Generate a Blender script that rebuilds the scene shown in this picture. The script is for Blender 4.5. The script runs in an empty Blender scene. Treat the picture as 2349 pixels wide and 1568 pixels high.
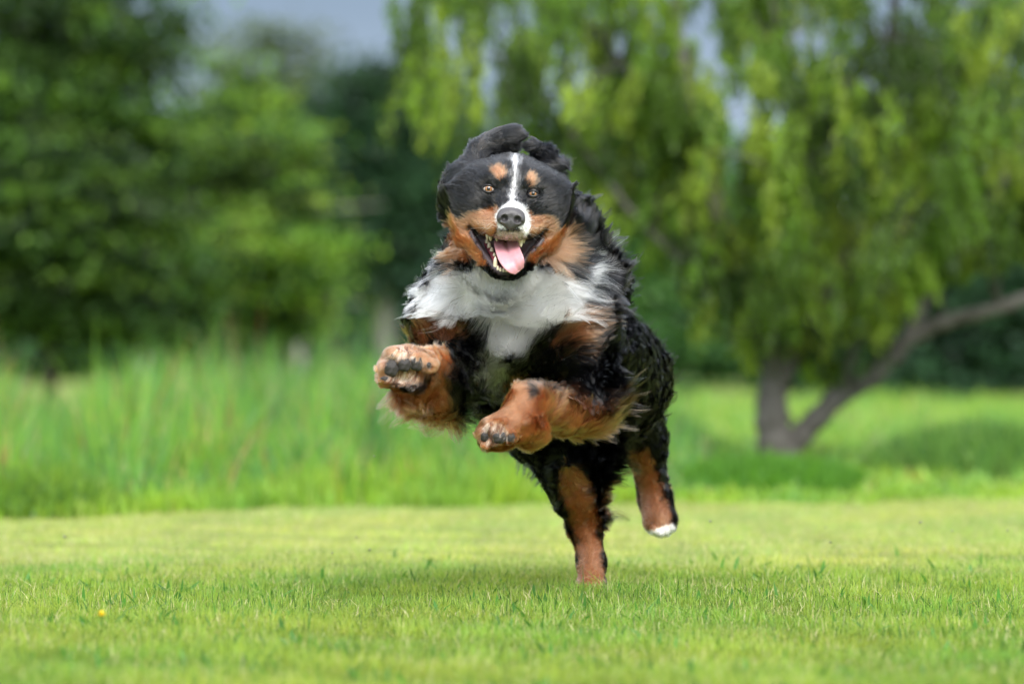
import bpy, math, random
import numpy as np
from mathutils import Vector, Matrix
from mathutils.kdtree import KDTree
import openvdb

scene = bpy.context.scene
COL = scene.collection

# ---------------------------------------------------------------- camera
CAM_D, CAM_H, FPX, HY, CX = 8.805, 0.571, 8805.0, 800.0, 1174.3
cam_data = bpy.data.cameras.new('camera')
cam = bpy.data.objects.new('camera', cam_data)
COL.objects.link(cam)
cam.location = (0, -CAM_D, CAM_H)
cam.rotation_euler = (math.radians(90) + 16.0 / FPX, 0, 0)
cam_data.sensor_width = 36
cam_data.lens = FPX / 2348.6 * 36
cam_data.clip_start = 0.1
cam_data.clip_end = 3000
cam_data.dof.use_dof = True
cam_data.dof.focus_distance = 8.62
cam_data.dof.aperture_fstop = 2.15
scene.camera = cam

# ---------------------------------------------------------------- sky and sun
SUN_EL, SUN_AZ = math.radians(40), math.radians(14)     # azimuth measured from behind the camera towards the right
world = bpy.data.worlds.new('World')
scene.world = world
world.use_nodes = True
wn, wl = world.node_tree.nodes, world.node_tree.links
for n in list(wn): wn.remove(n)
wo = wn.new('ShaderNodeOutputWorld'); bg = wn.new('ShaderNodeBackground')
sky = wn.new('ShaderNodeTexSky'); sky.sky_type = 'NISHITA'; sky.sun_disc = False
sky.sun_elevation = SUN_EL
sky.sun_rotation = math.pi - SUN_AZ
sky.air_density = 1.2; sky.dust_density = 1.0; sky.ozone_density = 1.5
tc = wn.new('ShaderNodeTexCoord')
mp = wn.new('ShaderNodeMapping'); mp.inputs['Scale'].default_value = (1.6, 1.6, 9.0)
ns = wn.new('ShaderNodeTexNoise'); ns.inputs['Scale'].default_value = 1.3; ns.inputs['Detail'].default_value = 4
sep = wn.new('ShaderNodeSeparateXYZ')
# overcast: slate cloud low down, brighter towards the zenith, a lighter gap right above the horizon
er = wn.new('ShaderNodeValToRGB'); er.color_ramp.interpolation = 'EASE'
E_ = er.color_ramp.elements
E_[0].position = 0.020; E_[0].color = (2.5, 2.9, 3.7, 1)
E_[1].position = 0.055; E_[1].color = (.92, 1.22, 1.75, 1)
for pos_, c_ in ((0.095, (.50, .70, 1.08)), (0.25, (2.7, 3.0, 3.6)), (0.55, (4.9, 5.2, 5.6)), (1.0, (6.6, 6.8, 7.1))):
    e_ = E_.new(pos_); e_.color = (*c_, 1)
mr = wn.new('ShaderNodeMapRange'); mr.inputs['From Min'].default_value = .3; mr.inputs['From Max'].default_value = .7
mr.inputs['To Min'].default_value = .86; mr.inputs['To Max'].default_value = 1.16
mul = wn.new('ShaderNodeVectorMath'); mul.operation = 'SCALE'
mx = wn.new('ShaderNodeMix'); mx.data_type = 'RGBA'; mx.inputs[0].default_value = 0.94
wl.new(tc.outputs['Generated'], mp.inputs['Vector']); wl.new(mp.outputs[0], ns.inputs['Vector'])
wl.new(tc.outputs['Generated'], sep.inputs[0]); wl.new(sep.outputs['Z'], er.inputs[0])
wl.new(ns.outputs['Fac'], mr.inputs['Value']); wl.new(mr.outputs[0], mul.inputs['Scale']); wl.new(er.outputs[0], mul.inputs[0])
wl.new(sky.outputs[0], mx.inputs[6]); wl.new(mul.outputs[0], mx.inputs[7])
wl.new(mx.outputs[2], bg.inputs['Color']); wl.new(bg.outputs[0], wo.inputs['Surface'])
bg.inputs['Strength'].default_value = 0.085
sun_data = bpy.data.lights.new('sun', 'SUN')
sun_data.energy = 1.0; sun_data.angle = math.radians(30); sun_data.color = (1.0, 0.96, 0.88)
sun = bpy.data.objects.new('sun', sun_data); COL.objects.link(sun)
sdir = Vector((math.sin(SUN_AZ) * math.cos(SUN_EL), -math.cos(SUN_AZ) * math.cos(SUN_EL), math.sin(SUN_EL)))
sun.rotation_euler = sdir.to_track_quat('Z', 'Y').to_euler()
sun.location = (3, -3, 8)

vs = scene.view_settings
vs.view_transform = 'Standard'; vs.look = 'None'; vs.gamma = 1.0; vs.use_curve_mapping = False
vs.exposure = 2.15
scene.display_settings.display_device = 'sRGB'
scene.render.engine = 'CYCLES'
scene.cycles.max_bounces = 14
scene.cycles.diffuse_bounces = 3
scene.cycles.glossy_bounces = 6
scene.cycles.transmission_bounces = 12
scene.cycles.transparent_max_bounces = 8
scene.cycles.use_denoising = True
scene.cycles.use_adaptive_sampling = False
scene.cycles.sample_clamp_indirect = 6
scene.cycles_curves.shape = 'RIBBONS'
scene.cycles_curves.subdivisions = 2

rng = np.random.default_rng(11)

# ---------------------------------------------------------------- helpers
def P(px, py, Y=0.0):
    """a reference point of the 2348 px wide photograph, at depth Y, as a world position"""
    s = (Y + CAM_D) / FPX
    return np.array([(px - CX) * s, Y, CAM_H + (HY - py) * s])

def tag(o, label=None, cat=None, group=None, kind=None):
    if label: o['label'] = label
    if cat: o['category'] = cat
    if group: o['group'] = group
    if kind: o['kind'] = kind
    return o

def empty(name, loc=(0, 0, 0), rz=0.0):
    o = bpy.data.objects.new(name, None)
    o.location = loc; o.rotation_euler = (0, 0, rz); o.empty_display_size = 0.1
    COL.objects.link(o)
    return o

def mesh_np(name, v, f, mat, parent=None, smooth=True, col=None, loc=None):
    """v (n,3), f (m,k) arrays -> one mesh object (k = 3 or 4); col (n,3) per-vertex or (m,3) per-face colours"""
    v = np.asarray(v, np.float32); f = np.asarray(f, np.int32)
    me = bpy.data.meshes.new(name)
    k = f.shape[1]
    me.vertices.add(len(v)); me.vertices.foreach_set('co', v.ravel())
    me.loops.add(f.size); me.loops.foreach_set('vertex_index', f.ravel())
    me.polygons.add(len(f))
    me.polygons.foreach_set('loop_start', np.arange(0, f.size, k, dtype=np.int32))
    if smooth: me.polygons.foreach_set('use_smooth', np.ones(len(f), bool))
    me.update(calc_edges=True)
    if col is not None:
        c4 = np.ones((len(col), 4), np.float32); c4[:, :3] = col
        a = me.attributes.new('col', 'FLOAT_COLOR', 'POINT' if len(col) == len(v) else 'FACE')
        a.data.foreach_set('color', c4.ravel())
    me.materials.append(mat)
    o = bpy.data.objects.new(name, me)
    COL.objects.link(o)
    if loc is not None: o.location = loc
    if parent is not None: o.parent = parent
    return o

def curves_np(name, pts, rad, col, mat, parent=None):
    """pts (N,S,3), rad (N,S), col (N,3) -> one hair curves object"""
    N, S, _ = pts.shape
    hc = bpy.data.hair_curves.new(name)
    hc.add_curves([S] * N)
    hc.attributes['position'].data.foreach_set('vector', np.ascontiguousarray(pts, np.float32).ravel())
    r = hc.attributes.get('radius') or hc.attributes.new('radius', 'FLOAT', 'POINT')
    r.data.foreach_set('value', np.ascontiguousarray(rad, np.float32).ravel())
    c4 = np.ones((N, 4), np.float32); c4[:, :3] = col
    a = hc.attributes.new('col', 'FLOAT_COLOR', 'CURVE')
    a.data.foreach_set('color', c4.ravel())
    hc.materials.append(mat)
    o = bpy.data.objects.new(name, hc)
    COL.objects.link(o)
    if parent is not None: o.parent = parent
    return o

def unit(a):
    return a / np.maximum(np.linalg.norm(a, axis=-1, keepdims=True), 1e-9)

_ph = np.random.default_rng(5)
_NK = unit(_ph.normal(size=(24, 3))); _NP = _ph.uniform(0, 6.28, 24); _NF = _ph.uniform(0.7, 1.6, 24)
def noise(p, scale, seed=0):
    """cheap smooth noise about -1..1 at the given wavelength"""
    q = np.zeros(p.shape[:-1], np.float32)
    for i in range(6):
        j = (i + seed * 6) % 24
        q += np.sin((p @ _NK[j]) * (6.283 / scale) * _NF[j] + _NP[j] + seed * 1.7)
    return q / 2.6

def new_mat(name):
    m = bpy.data.materials.new(name); m.use_nodes = True
    nt = m.node_tree
    return m, nt, nt.nodes['Principled BSDF']

def N(nt, t, **kw):
    n = nt.nodes.new(t)
    for k, v in kw.items():
        if k in n.inputs.keys(): n.inputs[k].default_value = v
        else: setattr(n, k, v)
    return n

def simple_mat(name, col, rough=0.5, spec=0.5, noise_scale=None, col2=None, bump=0.0, coat=0.0, sss=0.0):
    m, nt, b = new_mat(name)
    b.inputs['Base Color'].default_value = (*col, 1)
    b.inputs['Roughness'].default_value = rough
    b.inputs['Specular IOR Level'].default_value = spec
    b.inputs['Coat Weight'].default_value = coat
    b.inputs['Coat Roughness'].default_value = 0.08
    if sss:
        b.inputs['Subsurface Weight'].default_value = sss
        b.inputs['Subsurface Radius'].default_value = (0.012, 0.004, 0.002)
        b.inputs['Subsurface Scale'].default_value = 1.0
    if noise_scale:
        c = N(nt, 'ShaderNodeTexCoord'); t = N(nt, 'ShaderNodeTexNoise', Scale=noise_scale, Detail=5.0)
        nt.links.new(c.outputs['Object'], t.inputs['Vector'])
        if col2 is not None:
            r = N(nt, 'ShaderNodeMix', data_type='RGBA')
            r.inputs[6].default_value = (*col, 1); r.inputs[7].default_value = (*col2, 1)
            nt.links.new(t.outputs['Fac'], r.inputs[0]); nt.links.new(r.outputs[2], b.inputs['Base Color'])
        if bump:
            bp = N(nt, 'ShaderNodeBump', Strength=bump, Distance=0.002)
            nt.links.new(t.outputs['Fac'], bp.inputs['Height']); nt.links.new(bp.outputs[0], b.inputs['Normal'])
    return m
# ================================================================ ground
def gx(px, Y): return (px - CX) * (Y + CAM_D) / FPX          # x of a photo column at depth Y
def lawn_edge(x):
    """y (depth) where the mown lawn stops"""
    return np.interp(x, [-6, -1.9, -1.1, 0.1, 1.3, 2.2, 3.5, 9], [2.6, 3.9, 4.6, 5.4, 5.8, 6.1, 5.7, 5.2]) + 0.05 * np.sin(x * 5.1) + 0.03 * np.sin(x * 13.7)
def ground_z(x, y):
    z = 0.010 * np.sin(x * 1.3 + 0.4) * np.sin(y * 0.9) + 0.006 * np.sin(x * 3.1) * np.sin(y * 2.3 + 1)
    far = np.clip((y - 8) / 30, 0, 1)
    return z * (1 + 6 * far) - 0.006

def leaf_material(name, rough=0.55, trans=0.35, gain=1.0, yellow=1.35):
    """thin green tissue: colour from the 'col' attribute, part of the light goes through"""
    m = bpy.data.materials.new(name); m.use_nodes = True
    nt = m.node_tree; b = nt.nodes['Principled BSDF']; out = nt.nodes['Material Output']
    at = N(nt, 'ShaderNodeAttribute', attribute_name='col')
    nt.links.new(at.outputs['Color'], b.inputs['Base Color'])
    b.inputs['Roughness'].default_value = rough; b.inputs['Specular IOR Level'].default_value = 0.35
    tr = N(nt, 'ShaderNodeBsdfTranslucent')
    mul = N(nt, 'ShaderNodeMix', data_type='RGBA', blend_type='MULTIPLY'); mul.inputs[0].default_value = 1.0
    mul.inputs[7].default_value = (yellow, 1.25, .6, 1)
    nt.links.new(at.outputs['Color'], mul.inputs[6]); nt.links.new(mul.outputs[2], tr.inputs['Color'])
    mix = N(nt, 'ShaderNodeMixShader'); mix.inputs[0].default_value = trans
    nt.links.new(b.outputs[0], mix.inputs[1]); nt.links.new(tr.outputs[0], mix.inputs[2])
    nt.links.new(mix.outputs[0], out.inputs['Surface'])
    return m
M_BLADE = leaf_material('grass_blade', 0.5, 0.42)
M_LEAF = leaf_material('leaf', 0.5, 0.45)

def noise_ground(name, c0, c1, c2, s1, s2):
    m, nt, b = new_mat(name)
    c = N(nt, 'ShaderNodeTexCoord')
    a = N(nt, 'ShaderNodeTexNoise', Scale=s1, Detail=6.0); d = N(nt, 'ShaderNodeTexNoise', Scale=s2, Detail=4.0)
    nt.links.new(c.outputs['Object'], a.inputs['Vector']); nt.links.new(c.outputs['Object'], d.inputs['Vector'])
    m1 = N(nt, 'ShaderNodeMix', data_type='RGBA'); m1.inputs[6].default_value = (*c0, 1); m1.inputs[7].default_value = (*c1, 1)
    r1 = N(nt, 'ShaderNodeValToRGB'); r1.color_ramp.elements[0].position = .4; r1.color_ramp.elements[1].position = .6
    nt.links.new(a.outputs['Fac'], r1.inputs[0]); nt.links.new(r1.outputs[0], m1.inputs[0])
    m2 = N(nt, 'ShaderNodeMix', data_type='RGBA'); m2.inputs[7].default_value = (*c2, 1)
    r2 = N(nt, 'ShaderNodeValToRGB'); r2.color_ramp.elements[0].position = .5; r2.color_ramp.elements[1].position = .72
    nt.links.new(d.outputs['Fac'], r2.inputs[0]); nt.links.new(r2.outputs[0], m2.inputs[0])
    nt.links.new(m1.outputs[2], m2.inputs[6]); nt.links.new(m2.outputs[2], b.inputs['Base Color'])
    b.inputs['Roughness'].default_value = 0.9; b.inputs['Specular IOR Level'].default_value = 0.1
    return m
m_soil = noise_ground('lawn_soil', (0.12, 0.16, 0.035), (0.17, 0.22, 0.05), (0.22, 0.20, 0.09), 3.0, 12.0)
# one sheet: fine near the lens, coarse to the horizon
xs = np.concatenate([-np.geomspace(8, 900, 22)[::-1], np.linspace(-7.7, 7.7, 110), np.geomspace(8, 900, 22)])
ys = np.concatenate([-np.geomspace(12, 300, 12)[::-1], np.linspace(-11.5, 34, 260), np.geomspace(36, 1500, 30)])
X, Y_ = np.meshgrid(xs, ys, indexing='ij')
gv = np.stack([X, Y_, ground_z(X, Y_)], -1).reshape(-1, 3)
ny = len(ys); i, j = np.meshgrid(np.arange(len(xs) - 1), np.arange(ny - 1), indexing='ij')
gf = np.stack([i * ny + j, (i + 1) * ny + j, (i + 1) * ny + j + 1, i * ny + j + 1], -1).reshape(-1, 4)
tag(mesh_np('ground', gv, gf, m_soil), 'green grassy ground running from the lawn to the trees', kind='structure')

# ================================================================ blades
def blades(x, y, h, w, lean, seg, col, r, zf=ground_z, bend=0.5):
    """curved tapering blades; returns vertices, quads, per-face colours"""
    n = len(x); az = r.uniform(0, 2 * math.pi, n); la = r.uniform(0, 2 * math.pi, n)
    side = np.stack([np.cos(az), np.sin(az), np.zeros(n)], -1)
    ld = np.stack([np.cos(la), np.sin(la)], -1) * lean[:, None]
    base = np.stack([x, y, zf(x, y) - 0.004], -1)
    t = np.linspace(0, 1, seg + 1)
    out = np.zeros((n, seg + 1, 2, 3), np.float32)
    for k, tt in enumerate(t):
        c = base.copy()
        c[:, 0] += ld[:, 0] * h * (tt * (1 - bend) + bend * tt * tt); c[:, 1] += ld[:, 1] * h * (tt * (1 - bend) + bend * tt * tt)
        c[:, 2] += h * (tt - 0.35 * np.minimum(lean, 1.2) * tt * tt)
        ww = w * (1 - tt ** 1.8) * 0.5 + 0.0002
        out[:, k, 0] = c - side * ww[:, None]; out[:, k, 1] = c + side * ww[:, None]
    v = out.reshape(-1, 3)
    b0 = (np.arange(n) * (seg + 1) * 2)[:, None]
    fs = np.concatenate([b0 + np.array([[2 * k, 2 * k + 1, 2 * k + 3, 2 * k + 2]]) for k in range(seg)], 1).reshape(-1, 4)
    return v, fs, np.repeat(col, seg, 0)

def gpos(x, y): return np.stack([x, y, np.zeros_like(x)], -1)
GQ = float(__import__('os').environ.get('GRASSQ', '1'))
# mown lawn
r = np.random.default_rng(31)
n = int(520000 * GQ)
D = 1 / r.uniform(1 / 15.6, 1 / 5.6, n)                     # more blades near the lens
D = np.where(r.random(n) < .5, D, r.uniform(5.6, 15.6, n))
x = r.uniform(-1, 1, n) * (0.134 * D * 1.12 + np.where(r.random(n) < .22, 1.5, 0.22)); y = D - CAM_D
k = (y < lawn_edge(x) + .1 * r.normal(size=n)); x, y = x[k], y[k]; n = len(x)
gp = gpos(x, y)
patch = noise(gp, .55, 12) * .6 + noise(gp, .17, 13) * .5
h = (0.021 + 0.010 * patch + r.exponential(0.006, n)); h = np.clip(h, 0.008, 0.075) * np.interp(y, [.6, 1.6], [1, .62])
w = r.uniform(.0014, .0031, n) * np.interp(y, [-3, 1, 2.5, 6], [1.15, 1, 1.3, 1.8])
lean = np.abs(r.normal(0, .75, n))
fp_ = P(1356, 1345, .2); h = h * (1 + .35 * np.exp(-((x - fp_[0]) / .07) ** 2 - ((y - .14) / .10) ** 2))
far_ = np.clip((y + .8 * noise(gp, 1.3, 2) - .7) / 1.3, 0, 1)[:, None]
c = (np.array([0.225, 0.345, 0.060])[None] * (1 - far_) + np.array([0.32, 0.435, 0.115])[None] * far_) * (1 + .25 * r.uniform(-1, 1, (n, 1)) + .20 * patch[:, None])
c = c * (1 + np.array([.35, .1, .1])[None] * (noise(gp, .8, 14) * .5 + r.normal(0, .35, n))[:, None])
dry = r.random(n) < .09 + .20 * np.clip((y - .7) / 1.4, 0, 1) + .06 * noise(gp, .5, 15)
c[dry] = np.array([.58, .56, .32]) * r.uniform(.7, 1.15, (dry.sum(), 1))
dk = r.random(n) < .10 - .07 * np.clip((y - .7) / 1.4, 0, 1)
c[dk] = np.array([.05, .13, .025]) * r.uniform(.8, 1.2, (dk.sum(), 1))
c = np.clip(c, .01, .7); nr_ = (y > -2.2) & (y < .9)
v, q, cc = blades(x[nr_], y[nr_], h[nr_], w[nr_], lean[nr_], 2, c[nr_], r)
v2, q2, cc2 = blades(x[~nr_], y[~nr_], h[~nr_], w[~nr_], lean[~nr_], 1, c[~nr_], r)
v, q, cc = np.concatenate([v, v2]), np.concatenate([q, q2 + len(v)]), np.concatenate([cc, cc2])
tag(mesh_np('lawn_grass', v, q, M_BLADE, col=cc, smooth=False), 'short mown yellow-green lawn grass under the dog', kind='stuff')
# broad clover and plantain leaves among the blades
n = 5200
D = r.uniform(6.2, 13.5, n); x = r.uniform(-1, 1, n) * (0.134 * D * 1.1 + .2); y = D - CAM_D
k = (noise(gpos(x, y), .5, 16) > .15) & (y < 1.0 + .5 * r.normal(size=n)); x, y = x[k], y[k]; n = len(x)
c = np.array([.07, .20, .035])[None] * r.uniform(.7, 1.4, (n, 1))
v, q, cc = blades(x, y, r.uniform(.025, .052, n), r.uniform(.008, .016, n), np.abs(r.normal(.4, .5, n)), 3, c, r)
tag(mesh_np('clover_leaves', v, q, M_BLADE, col=cc, smooth=False), 'broad dark green clover and plantain leaves scattered in the lawn', kind='stuff')

# tall grass bank behind the lawn on the left
def tall(n, xr, dr, hfun, wr, cols, seed, name, label, lean=.28, wgt=(1,), edge=True):
    r = np.random.default_rng(seed)
    x = r.uniform(*xr, n); y = r.uniform(0, 1, n) ** 1.5 * (dr[1] - dr[0]) + dr[0] - CAM_D
    if edge: y = y - dr[0] + CAM_D + lawn_edge(x)
    tuft = noise(gpos(x, y), .45, 17)
    k = r.random(n) < .62 + .5 * tuft; x, y, tuft = x[k], y[k], tuft[k]; n = len(x)
    h = hfun(x, y, r) * (1 + .30 * tuft)
    ci = r.choice(len(cols), n, p=np.array(wgt) / sum(wgt))
    big = noise(gpos(x, y), .6, 18)
    base_ = np.array(cols)[ci]
    if edge:
        fr = np.clip(1.1 - (y - lawn_edge(x)) / .8, 0, .8)[:, None]; base_ = base_ * (1 - fr) + np.array([[.24, .40, .045]]) * fr
    c = base_ * (1 + .25 * r.uniform(-1, 1, (n, 1))) * (1 + np.array([.18, .08, -.15])[None] * big[:, None])
    v, q, cc = blades(x, y, h, r.uniform(*wr, n), np.abs(r.normal(lean, .16, n)), 4, np.clip(c, .01, .7), r, bend=.8)
    return tag(mesh_np(name, v, q, M_BLADE, col=cc, smooth=False), label, kind='stuff')
def h_left(x, y, r):
    d = y - lawn_edge(x) - .22 - .3 * noise(gpos(x, y), .9, 19)
    hh = np.interp(d, [0, .5, 1.3, 2.5, 8], [.10, .20, .36, .50, .54])
    side = np.interp(x / (y + 8.8), [-.16, -.131, -.1245, -.1145, -.105, -.03, .03, .042, .056], [.95, .9, .6, .6, .95, 1.0, .9, .55, .15])
    return hh * side * (r.uniform(.55, 1.05, len(x)) + .35 * (r.random(len(x)) < .04))
GR = [(.15, .34, .06), (.20, .40, .06), (.10, .27, .10), (.42, .37, .18), (.32, .17, .10), (.05, .14, .04)]
tall(int(60000 * GQ), (-3.9, 1.2), (13, 23), h_left, (.006, .013), GR, 41, 'tall_grass', 'tall bright green reedy grass behind the lawn on the left', wgt=(6, 5, 4, 1.6, .5, 2.2))
def h_mid(x, y, r): return np.interp(y, [5, 8, 14, 30], [.04, .08, .10, .16]) * r.uniform(.5, 1.3, len(x))
tall(int(45000 * GQ), (.4, 6.5), (14.6, 38), h_mid, (.012, .03), [(.20, .38, .07), (.27, .43, .08), (.15, .30, .06), (.42, .37, .18)], 42, 'meadow_grass',
     'low light green meadow grass behind the lawn on the right', lean=.5, wgt=(5, 4, 3, .7))
def mound(name, label, cx, cy, rx, ry, hh, n, cols, seed, wr=(.006, .012)):
    r = np.random.default_rng(seed); a = r.uniform(0, 6.283, n); q_ = np.sqrt(r.random(n))
    x = cx + rx * q_ * np.cos(a); y = cy + ry * q_ * np.sin(a)
    h = hh * np.sqrt(1 - q_ ** 2 * .85) * r.uniform(.55, 1.1, n)
    c = np.array(cols)[r.integers(0, len(cols), n)] * r.uniform(.7, 1.25, (n, 1))
    v, q, cc = blades(x, y, h, r.uniform(*wr, n), np.abs(r.normal(.4, .25, n)), 4, c, r, bend=.8)
    return tag(mesh_np(name, v, q, M_BLADE, col=cc, smooth=False), label, kind='stuff')
mound('grass_clump', 'long unmown green grass round the foot of the willow', gx(1760, 7.0), 7.1, .42, .65, .17, 9000, [(.09, .25, .025), (.13, .32, .03), (.06, .18, .02)], 43)
mound('weed_patch', 'soft mound of rank green weeds at the right edge beyond the lawn', gx(2250, 8.6), 8.7, .50, .8, .30, 6500, [(.10, .24, .05), (.15, .32, .06), (.06, .16, .04), (.20, .34, .08)], 45, wr=(.010, .022))
mound('grass_clump', 'shaggy yellow-green grass at the lawn edge on the far left', gx(60, 4.4), 4.6, .30, .5, .22, 2600, [(.13, .27, .03), (.20, .34, .04), (.08, .18, .03)], 44)

# ================================================================ trees
def bark(name, c0, c1, s=14):
    return simple_mat(name, c0, 0.9, 0.15, noise_scale=s, col2=c1, bump=1.0)
B_GREY = bark('willow_bark', (0.04, 0.034, 0.030), (0.22, 0.205, 0.195))
B_DARK = bark('dark_bark', (0.03, 0.025, 0.02), (0.08, 0.07, 0.06))
B_PALE = bark('pale_bark', (0.20, 0.18, 0.165), (0.38, 0.36, 0.33))

def limb(path, r0, r1, r, seg=10, wob=.03):
    path = smooth_path(path, max(8, len(path) * 5))
    n = len(path)
    path[1:-1] += r.normal(0, wob * r0, (n - 2, 3))
    rr = np.linspace(r0, r1, n) * (1 + .06 * np.sin(np.arange(n) * 1.9))
    T = unit(np.gradient(path, axis=0)); up = np.array([0.3, 0.9, 0.1]); A = unit(np.cross(T, up)); B = np.cross(T, A)
    an = np.linspace(0, 2 * math.pi, seg, endpoint=False)
    lump = 1 + .10 * np.sin(an * 3 + path[:, :1] * 5)
    v = path[:, None] + (rr[:, None] * lump)[..., None] * (np.cos(an)[None, :, None] * A[:, None] + np.sin(an)[None, :, None] * B[:, None])
    fs = [(i * seg + s, i * seg + (s + 1) % seg, (i + 1) * seg + (s + 1) % seg, (i + 1) * seg + s) for i in range(n - 1) for s in range(seg)]
    return v.reshape(-1, 3), np.array(fs)
def smooth_path(rows, n):
    rows = np.asarray(rows, float); t = np.linspace(0, 1, len(rows)); tt = np.linspace(0, 1, n)
    out = np.stack([np.interp(tt, t, rows[:, j]) for j in range(rows.shape[1])], -1)
    for _ in range(3): out[1:-1] = out[1:-1] * .5 + .25 * (out[:-2] + out[2:])
    return out
def join(parts):
    vs_, fs_, o = [], [], 0
    for v, q in parts: vs_.append(v); fs_.append(q + o); o += len(v)
    return np.concatenate(vs_), np.concatenate(fs_)

def leaves(pos, size, aspect, r, hang=0.0, out=None):
    """one bent quad per leaf or leaf clump: returns vertices, quads"""
    n = len(pos)
    a = unit(r.normal(size=(n, 3)) * (1 - hang) + np.array([0, 0, -1]) * hang * 1.6)
    nn = r.normal(size=(n, 3))
    if out is not None: nn = nn * .55 + out
    b = unit(np.cross(a, nn)); L = size[:, None] * a; W = size[:, None] * aspect * b
    v = np.stack([pos - L * .5, pos + W * .5, pos + L * .5, pos - W * .5], 1).astype(np.float32)
    return v.reshape(-1, 3), np.arange(n * 4).reshape(-1, 4)

def crown_tree(name, label, x, y, trunk_h, trunk_r, blobs, n, size, cols, seed, mat_b=B_DARK, aspect=.62, shell=.55, group='trees behind the meadow', lean=0.0, cat='tree'):
    """blobs: (dx, dy, z, rx, ry, rz) masses of the crown in metres; leaves sit in many small sprays on and in them"""
    r = np.random.default_rng(seed)
    t = empty(name, (x, y, 0)); tag(t, label, cat, group)
    B = np.array(blobs, float)
    vol = B[:, 3] * B[:, 5] + B[:, 3] * B[:, 4]
    top = B[:, 2].max()
    parts = [limb([(0, 0, -.1), (lean * .3, 0, trunk_h * .5), (lean, 0, trunk_h), (lean * 1.2, 0, top)], trunk_r, trunk_r * .25, r)]
    # limbs into each mass
    for b_ in B:
        z0 = min(trunk_h * r.uniform(.7, 1.0), b_[2])
        parts.append(limb([(lean * z0 / max(trunk_h, .1), 0, z0), (b_[0] * .5, b_[1] * .5, (z0 + b_[2]) / 2 + .1), (b_[0], b_[1], b_[2])], trunk_r * .35, trunk_r * .08, r, seg=6))
    v, q = join(parts)
    mesh_np('trunk', v, q, mat_b, t)
    ns = max(30, n // 46)
    bi = r.choice(len(B), ns, p=vol / vol.sum())
    d = unit(r.normal(size=(ns, 3))); rad = shell + (1 - shell) * r.random(ns) ** .6
    rad *= 1 + .16 * r.normal(size=ns) + .16 * noise(d * B[bi, 3:6] + x, .5, 3)
    sc = B[bi, :3] + d * B[bi, 3:6] * rad[:, None]
    hole = noise(sc + x * 3.1, 1.1, 20) * .6 + noise(sc + y * 1.7, .45, 21) * .6
    kk = hole < .38 + .25 * r.random(ns); bi, d, sc = bi[kk], d[kk], sc[kk]; ns = len(sc)
    mass = np.clip(1 + .38 * noise(sc + x, .8, 22) + .42 * noise(sc + y, .38, 23), .25, 2.2)
    per = n // ns
    so = r.normal(size=(ns, per, 3)) * (np.mean(size) * r.uniform(.9, 2.4, (ns, 1, 1))) * np.array([1.7, 1.5, .45])
    pos = (sc[:, None] + so).reshape(-1, 3)
    out = np.repeat(d * np.array([1, 1, 1.0]) + np.array([0, 0, .8]), per, 0)
    sz = r.uniform(*size, len(pos))
    v, q = leaves(pos, sz, aspect, r, 0.1, out)
    ci = r.choice(len(cols), ns); c = np.array(cols)[ci] * r.uniform(.75, 1.3, (ns, 1)) * mass[:, None]
    c = np.repeat(c, per, 0) * r.uniform(.75, 1.25, (len(pos), 1))
    cr_ = mesh_np('crown', v, q, M_LEAF, t, col=np.clip(c, .004, .6), smooth=False)
    cr_['kind'] = 'stuff'
    return t

def at_px(px, D): return (px - CX) * D / FPX
def z_px(py, D): return CAM_H + (HY - py) * D / FPX
def blobs_px(D, x, rows):
    """rows: (px, py, rx_px, rz_px[, dy]) -> crown masses around a tree standing at x"""
    s = D / FPX
    return [(at_px(q[0], D) - x, (q[4] if len(q) > 4 else 0.0), z_px(q[1], D), q[2] * s, q[2] * s * .8, q[3] * s) for q in rows]

MG = [(.030, .078, .011), (.055, .125, .016), (.095, .18, .02), (.026, .07, .014), (.02, .05, .012)]
LG = [(.12, .26, .032), (.20, .36, .04), (.07, .16, .022), (.20, .30, .04), (.03, .08, .018), (.02, .055, .014)]
DG = [(.018, .055, .026), (.025, .07, .03), (.032, .085, .035)]  # distance haze mixed into the leaf colour as a blue cast
BG_ = [(.030, .085, .045), (.045, .11, .05), (.025, .065, .04)]  # bluer still, haze again put into the leaf colour
TQ = float(__import__('os').environ.get('TREEQ', '1'))
# dark broad tree at the left edge
D = 30.0; x = at_px(116, D)
crown_tree('broadleaf_tree', 'big dark green tree at the left edge, its thin dark trunk in the tall grass', x, D - CAM_D, 1.0, .062,
    blobs_px(D, x, [(-60, 150, 230, 260), (150, 60, 190, 200, .3), (60, 420, 240, 220, -.5), (250, 330, 170, 220), (340, 110, 90, 150, .5), (20, 620, 230, 150), (260, 590, 190, 160, -.4), (150, 700, 200, 80), (-150, 450, 200, 300), (400, 700, 70, 90), (430, 770, 45, 60)]),
    int(66000 * TQ), (.045, .11), MG, 51)
D = 33.0; x = at_px(520, D)
crown_tree('broadleaf_tree', 'light green bushy tree right of the dark one, leaning out over the tall grass', x, D - CAM_D, 1.0, .06,
    blobs_px(D, x, [(565, 215, 45, 90), (540, 300, 80, 110), (610, 400, 95, 100, -.5), (470, 420, 130, 150), (690, 400, 45, 60, -.4), (560, 560, 170, 120, -.6), (670, 650, 70, 50, -.6), (450, 640, 150, 110), (600, 650, 120, 70, .3), (680, 520, 55, 50), (360, 550, 120, 160, .3), (380, 690, 110, 80, .4), (300, 730, 90, 55, .6), (470, 740, 110, 50, .5), (610, 735, 80, 40, .5), (560, 370, 50, 60, -.8), (690, 560, 40, 40, -.6)]),
    int(52000 * TQ), (.04, .10), LG, 52)
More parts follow.
